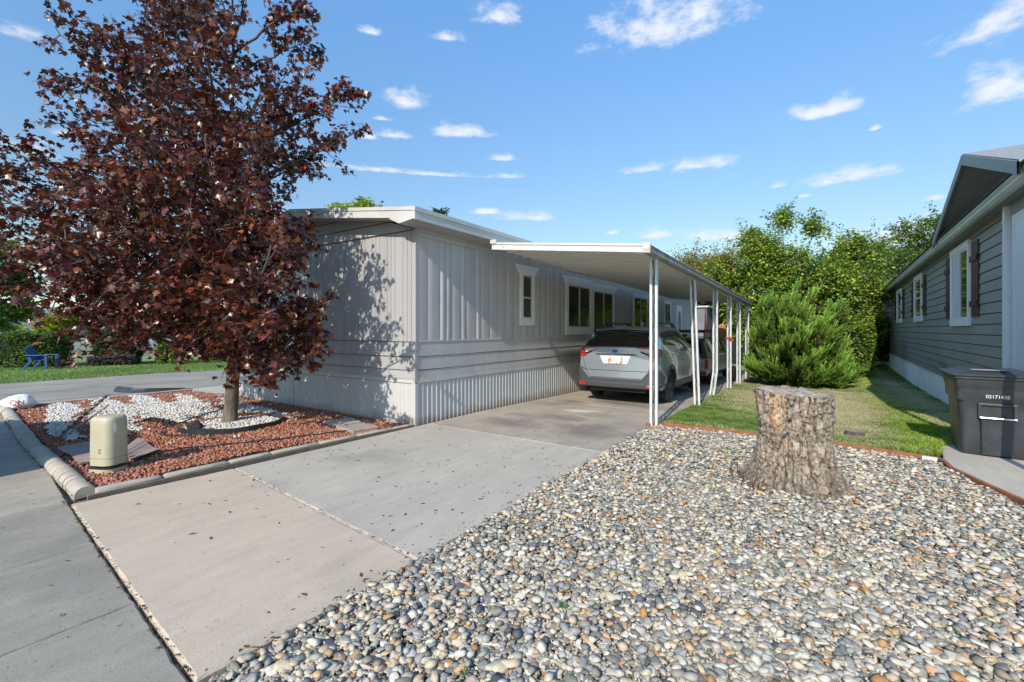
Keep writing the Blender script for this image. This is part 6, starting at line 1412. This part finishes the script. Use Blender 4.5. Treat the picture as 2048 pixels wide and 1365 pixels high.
def hedge(name, label, a, b, w, h, n, ls, cols, seed, group, top=1.0):
    """clipped hedge: leaves on a boxy shell between ground points a and b"""
    r = random.Random(seed); a, b = Vector((*a, 0)), Vector((*b, 0)); d = (b - a); L_ = d.length; d.normalize(); q = Vector((-d.y, d.x, 0)); c = (a + b) / 2
    t = thing(name, label, 'hedge' if group else 'shrub', tuple(c), 0, group); P = []; O = []
    mb = MB()
    for i in range(max(2, int(L_ / .5))): s = a + d * (i + .5) * .5; mb.tube([s, s + Vector((r.uniform(-.1, .1), r.uniform(-.1, .1), h * .7))], [.035, .012], 6)
    mb.build('stem', M['bark'], t)
    core = MB(); nr = []
    for k_ in range(7):
        z = .12 + (h - .25) * k_ / 6; wv = .5 * w * (.80 + .12 * math.sin(k_ * .9)) * (top + (1 - top) * (1 - k_ / 6)) * .8; lh = L_ / 2 * (.86 if top == 1 else .55 + .32 * k_ / 6)
        nr.append([c + d * (lh * math.copysign(abs(math.cos(an)) ** .6, math.cos(an))) + q * (wv * math.copysign(abs(math.sin(an)) ** .6, math.sin(an))) + Vector((0, 0, z)) for an in [j * .3927 for j in range(16)]])
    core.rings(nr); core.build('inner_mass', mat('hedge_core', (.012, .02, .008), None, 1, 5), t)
    for i in range(n):
        u = r.uniform(-1, 1); an = r.uniform(0, 6.283); k_ = r.random(); z = h * k_; lh = L_ / 2 * (1 if top == 1 else .62 + .38 * k_)
        cx_, sx_ = math.copysign(abs(math.cos(an)) ** .55, math.cos(an)), math.copysign(abs(math.sin(an)) ** .55, math.sin(an)); rad = 1 if r.random() < .72 else r.uniform(.2, 1)
        if rad < 1: z = h * r.uniform(.9, 1.02)
        p = c + d * lh * cx_ * rad + q * (w / 2) * sx_ * rad; p.z = z
        nz_ = noise.noise(p * 1.6) * .16 + noise.noise(p * 4) * .07; nrm = Vector((p.x - c.x, p.y - c.y, (z - h * .5) * 1.2)).normalized(); p = p + nrm * (nz_ + r.uniform(-.08, .05))
        if p.z < .03: p.z = .03
        P.append(p[:]); O.append((nrm * .8)[:])
    P = np.array(P); O = np.array(O); cc = np.array(cols); col = cc[rng.integers(0, len(cc), n)] * rng.uniform(.65, 1.3, (n, 1))
    leaves('foliage', P, ls * rng.uniform(.7, 1.3, n), np.clip(col, .004, .7), (LEAF_S_V, LEAF_S_F), M['leaf'], t, droop=0, outward=O); return t
hedge('hedge', 'long clipped green hedge behind the blue chair', (-30.3, 2.4), (-27.6, 5.7), 1.5, 1.42, 15000, .11, MID + [(.11, .20, .03)], 1, 'clipped hedges by the pipe fence')
hedge('hedge', 'top-heavy dark clipped hedge with yellowish top beside the fence', (-28.2, 6.75), (-26.9, 8.3), 1.5, 1.50, 12000, .10, DEEP + [(.14, .13, .03)], 2, 'clipped hedges by the pipe fence', .7)
hedge('shrub', 'low greyish purple shrub in front of the top-heavy hedge', (-26.9, 6.2), (-26.3, 7.7), .7, .42, 2600, .08, [(.16, .11, .11), (.12, .10, .09), (.2, .16, .14)], 3, None)
hedge('shrub', 'small loose green shrub right of the top-heavy hedge', (-26.9, 8.9), (-26.4, 9.6), .8, .95, 2500, .12, MID + LIME[:1], 4, None)
hedge('shrub', 'rounded light green ivy shrub right of the juniper', (.2, 23.4), (1.7, 23.6), 1.5, 1.7, 9000, .10, MID + LIME[:2], 5, None)
hedge('shrub', 'deep shaded shrub at the far end of the green home', (1.95, 30.8), (3.0, 30.9), 1.4, 2.1, 7000, .12, DEEP, 6, None)
fs_ = thing('garden_shed', 'small white shed with a red brown roof beyond the yard', 'shed', (2.6, 41, G0)); mb = MB(); mb.box(1.6, 4.6, 40, 42, G0, 2.3); mb.build('wall', M['wall_far'], fs_); mb = MB(); mb.prism([(1.4, 2.3), (4.8, 2.3), (4.8, 2.4), (3.1, 2.75), (1.4, 2.4)], 39.8, 42.2, 'y'); mb.build('roof', mat('red_roof', (.35, .14, .10)), fs_)

# ---- juniper : feathery sprays
JX, JY, JZ = -.62, 18.1, gz(18)
jn = thing('juniper', 'big feathery green juniper spreading beside the last carport posts', 'juniper', (JX, JY, JZ)); jr = random.Random(77); mb = MB(); V = []; Fc_ = []; Cc = []
plumes = []
for i in range(64):
    h0 = 1.9 * (i / 64) ** .9 + .1; a = i * 2.4 + jr.uniform(-.4, .4); R0_ = (.62 if math.cos(a) > 0 else .72) * (1 - .25 * h0 / 2)
    s = Vector((JX + R0_ * .4 * math.cos(a), JY + R0_ * .4 * math.sin(a), JZ + h0 * .75)); L_ = jr.uniform(.85, 1.35) * (1.0 if h0 < 1.3 else 1.15) * (.76 if math.cos(a) > 0 else 1)
    el_ = .25 + .50 * h0; d = Vector((math.cos(a) + .28, math.sin(a) - .1, el_)).normalized(); e = s + d * L_; e2 = e + Vector((d.x * .25 + .08, d.y * .25, .42)) * L_ * .5
    plumes.append([s, s.lerp(e, .5) + Vector((0, 0, -.05)), e, e2])
plumes += [[Vector((JX, JY, JZ + 1.4)), Vector((JX + .05, JY, JZ + 2.1)), Vector((JX - .05, JY - .1, JZ + 2.7)), Vector((JX - .08, JY - .1, JZ + 3.15))], [Vector((JX, JY, JZ + 1.2)), Vector((JX + .4, JY, JZ + 1.8)), Vector((JX + .7, JY - .2, JZ + 2.0)), Vector((JX + .85, JY - .2, JZ + 2.4))]]
for i in range(34):
    a = i * 2.4 + jr.uniform(-.3, .3); s = Vector((JX + .35 * math.cos(a), JY + .35 * math.sin(a), JZ + jr.uniform(.05, .35))); d = Vector((math.cos(a) + .05, math.sin(a) - .1, jr.uniform(.0, .22))).normalized(); e = s + d * jr.uniform(.75, 1.15) * (.8 if math.cos(a) > 0 else 1)
    plumes.append([s, s.lerp(e, .5), e, e + Vector((d.x * .2, d.y * .2, .16))])
for P_ in plumes:
    pp = catm([p[:] for p in P_], 5); pp = [Vector(p) for p in pp]; mb.tube(pp, [.022 * (1 - .8 * k / (len(pp) - 1)) for k in range(len(pp))], 4, cap=False); tonep = jr.uniform(.65, 1.25)
    for f_ in range(38):
        u = jr.uniform(.12, 1.0) * (len(pp) - 1.001); k0 = int(u); base_ = pp[k0].lerp(pp[k0 + 1], u - k0); tg_ = (pp[min(k0 + 2, len(pp) - 1)] - pp[k0]).normalized(); tt = u / (len(pp) - 1)
        sd_ = Vector((jr.gauss(0, 1), jr.gauss(0, 1), jr.gauss(0, .6))); sd_ = (sd_ - tg_ * sd_.dot(tg_)).normalized()
        e = base_ + (tg_ * 1.0 + sd_ * .42 + Vector((.22, -.05, .32))).normalized() * (.74 - .30 * tt) * jr.uniform(.7, 1.2); e.z = max(e.z, JZ + .06)
        s = base_
        if e.x < -2.2: e.x = -2.2 + jr.uniform(0, .15)
        if s.x < -2.15: s = Vector((-2.15, s.y, s.z))
        pts = curve(s, e, -.06, 8, .010, jr); mb.tube(pts[:4], [.006, .005, .004, .003], 3, cap=False)
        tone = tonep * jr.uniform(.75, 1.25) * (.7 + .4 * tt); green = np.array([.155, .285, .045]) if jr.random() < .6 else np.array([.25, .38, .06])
        if jr.random() < .02: green = np.array([.22, .15, .07])
        for q in range(38):
            t = (q + jr.random()) / 38; k_ = min(int(t * 7), 6); p = pts[k_].lerp(pts[k_ + 1], t * 7 - k_); ax_ = (pts[k_ + 1] - pts[k_]).normalized()
            sd2 = Vector((jr.gauss(0, 1), jr.gauss(0, 1), jr.gauss(0, 1))); sd2 = (sd2 - ax_ * sd2.dot(ax_)).normalized(); ln = (.15 * (1 - t) + .07) * jr.uniform(.6, 1.25); dirn = (ax_ * 1.5 + sd2 * .55 + Vector((.1, 0, .12))).normalized()
            wv = dirn.cross(Vector((jr.gauss(0, 1), jr.gauss(0, 1), jr.gauss(0, 1)))).normalized() * .012; b = len(V)
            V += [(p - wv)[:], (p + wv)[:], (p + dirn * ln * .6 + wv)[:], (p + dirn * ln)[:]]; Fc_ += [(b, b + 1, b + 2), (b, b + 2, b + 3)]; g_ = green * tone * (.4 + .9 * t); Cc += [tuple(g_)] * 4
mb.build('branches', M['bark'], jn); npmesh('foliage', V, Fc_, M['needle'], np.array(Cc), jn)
mb = MB(); nr = []
for k_ in range(8): z = JZ + .02 + 2.1 * k_ / 7; r_k = [.6, .75, .8, .8, .7, .55, .35, .12][k_]; nr.append([(JX + .08 * k_ * .3 + r_k * math.cos(q * .45) * (1 + .1 * math.sin(q * 3)), JY + r_k * math.sin(q * .45), z) for q in range(14)])
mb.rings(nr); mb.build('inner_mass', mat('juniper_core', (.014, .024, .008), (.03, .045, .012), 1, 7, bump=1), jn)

# ============================================================ CAMERA, SUN, SKY
cam = bpy.data.cameras.new('camera'); co = bpy.data.objects.new('camera', cam); C.objects.link(co); sc.camera = co
TH = math.atan2(616, 913)
co.location = (0, 0, 1.6); co.rotation_euler = (math.radians(90), 0, TH)
cam.sensor_width = 36; cam.lens = 913 / 2048 * 36; cam.clip_end = 2000; cam.clip_start = .05; cam.shift_y = -22.5 / 2048
S = Vector((.36, -3.0, 2.05)).normalized()
sl = bpy.data.lights.new('sun', 'SUN'); so = bpy.data.objects.new('sun', sl); C.objects.link(so); sl.energy = SUN; sl.angle = math.radians(.5); sl.color = (1, .92, .80)
so.rotation_euler = (-S).to_track_quat('-Z', 'Y').to_euler()
w = bpy.data.worlds.new('World'); sc.world = w; w.use_nodes = True; nt = w.node_tree; N = nt.nodes; L = nt.links
bg = N['Background']; bg.inputs['Strength'].default_value = SKY
sk = N.new('ShaderNodeTexSky'); sk.sky_type = 'NISHITA'; sk.sun_disc = False; sk.sun_elevation = math.asin(S.z); sk.sun_rotation = math.atan2(S.x, S.y); sk.altitude = 700; sk.air_density = 1.0; sk.dust_density = .4; sk.ozone_density = 1.6
def node(t, **k):
    n_ = N.new(t)
    for a, b in k.items(): setattr(n_, a, b)
    return n_
def mth(op, a, b=None, c=None):
    n_ = N.new('ShaderNodeMath'); n_.operation = op
    for i, v in enumerate((a, b, c)):
        if v is None: continue
        if isinstance(v, (int, float)): n_.inputs[i].default_value = v
        else: L.new(v, n_.inputs[i])
    return n_.outputs[0]
tc = N.new('ShaderNodeTexCoord'); sx3 = N.new('ShaderNodeSeparateXYZ'); nrmz = N.new('ShaderNodeVectorMath'); nrmz.operation = 'NORMALIZE'; L.new(tc.outputs['Generated'], nrmz.inputs[0]); L.new(nrmz.outputs[0], sx3.inputs[0])
az = mth('ARCTAN2', sx3.outputs['X'], sx3.outputs['Y']); el = mth('ARCSINE', sx3.outputs['Z'])
cv = N.new('ShaderNodeCombineXYZ'); L.new(az, cv.inputs[0]); L.new(mth('MULTIPLY', el, 1.9), cv.inputs[1])
nz = N.new('ShaderNodeTexNoise'); nz.inputs['Scale'].default_value = 22; nz.inputs['Detail'].default_value = 9; nz.inputs['Roughness'].default_value = .62; L.new(cv.outputs[0], nz.inputs['Vector'])
nz2 = N.new('ShaderNodeTexNoise'); nz2.inputs['Scale'].default_value = 9; nz2.inputs['Detail'].default_value = 4; L.new(cv.outputs[0], nz2.inputs['Vector'])
field = None
for (a0, e0, da, de) in CLOUDS:
    da *= 1.3; de *= 1.75
    dx = mth('MULTIPLY', mth('SUBTRACT', az, a0), 1 / da); dy0 = mth('SUBTRACT', el, e0 - de * .35)
    # flat base: squash below
    dyn = mth('MULTIPLY', mth('MINIMUM', dy0, 0.0), 2.2 / de); dyp = mth('MULTIPLY', mth('MAXIMUM', dy0, 0.0), .85 / de); dy = mth('ADD', dyn, dyp)
    v = mth('SUBTRACT', 1.0, mth('SQRT', mth('ADD', mth('MULTIPLY', dx, dx), mth('MULTIPLY', dy, dy))))
    field = v if field is None else mth('MAXIMUM', field, v)
dens = mth('ADD', field, mth('ADD', mth('MULTIPLY', mth('SUBTRACT', nz.outputs[0], .5), 2.5), mth('MULTIPLY', mth('SUBTRACT', nz2.outputs[0], .5), 1.6)))
mr = N.new('ShaderNodeMapRange'); mr.interpolation_type = 'SMOOTHSTEP'; mr.inputs['From Min'].default_value = -.05; mr.inputs['From Max'].default_value = 1.15; L.new(dens, mr.inputs[0])
gate = N.new('ShaderNodeMapRange'); gate.inputs['From Min'].default_value = -.5; gate.inputs['From Max'].default_value = .15; L.new(field, gate.inputs[0])
cov = mth('MULTIPLY', mth('MULTIPLY', mr.outputs[0], gate.outputs[0]), .93)
hs = N.new('ShaderNodeMixRGB'); hs.blend_type = 'MULTIPLY'; hs.inputs[0].default_value = 1; L.new(sk.outputs[0], hs.inputs[1]); tm = N.new('ShaderNodeMapRange'); tm.inputs['From Min'].default_value = .18; tm.inputs['From Max'].default_value = .62; L.new(el, tm.inputs[0]); tg = N.new('ShaderNodeMixRGB'); L.new(tm.outputs[0], tg.inputs[0]); tg.inputs[1].default_value = TINT_LO; tg.inputs[2].default_value = TINT_HI; L.new(tg.outputs[0], hs.inputs[2])
mx = N.new('ShaderNodeMixRGB'); L.new(cov, mx.inputs[0]); L.new(hs.outputs[0], mx.inputs[1]); mx.inputs[2].default_value = (CL * .93, CL * .96, CL * 1.04, 1)
L.new(mx.outputs[0], bg.inputs['Color'])
sc.view_settings.view_transform = 'Standard'; sc.view_settings.look = 'None'; sc.view_settings.exposure = 0
sc.cycles.max_bounces = 8; sc.cycles.transparent_max_bounces = 8
sc.cycles.use_denoising = True
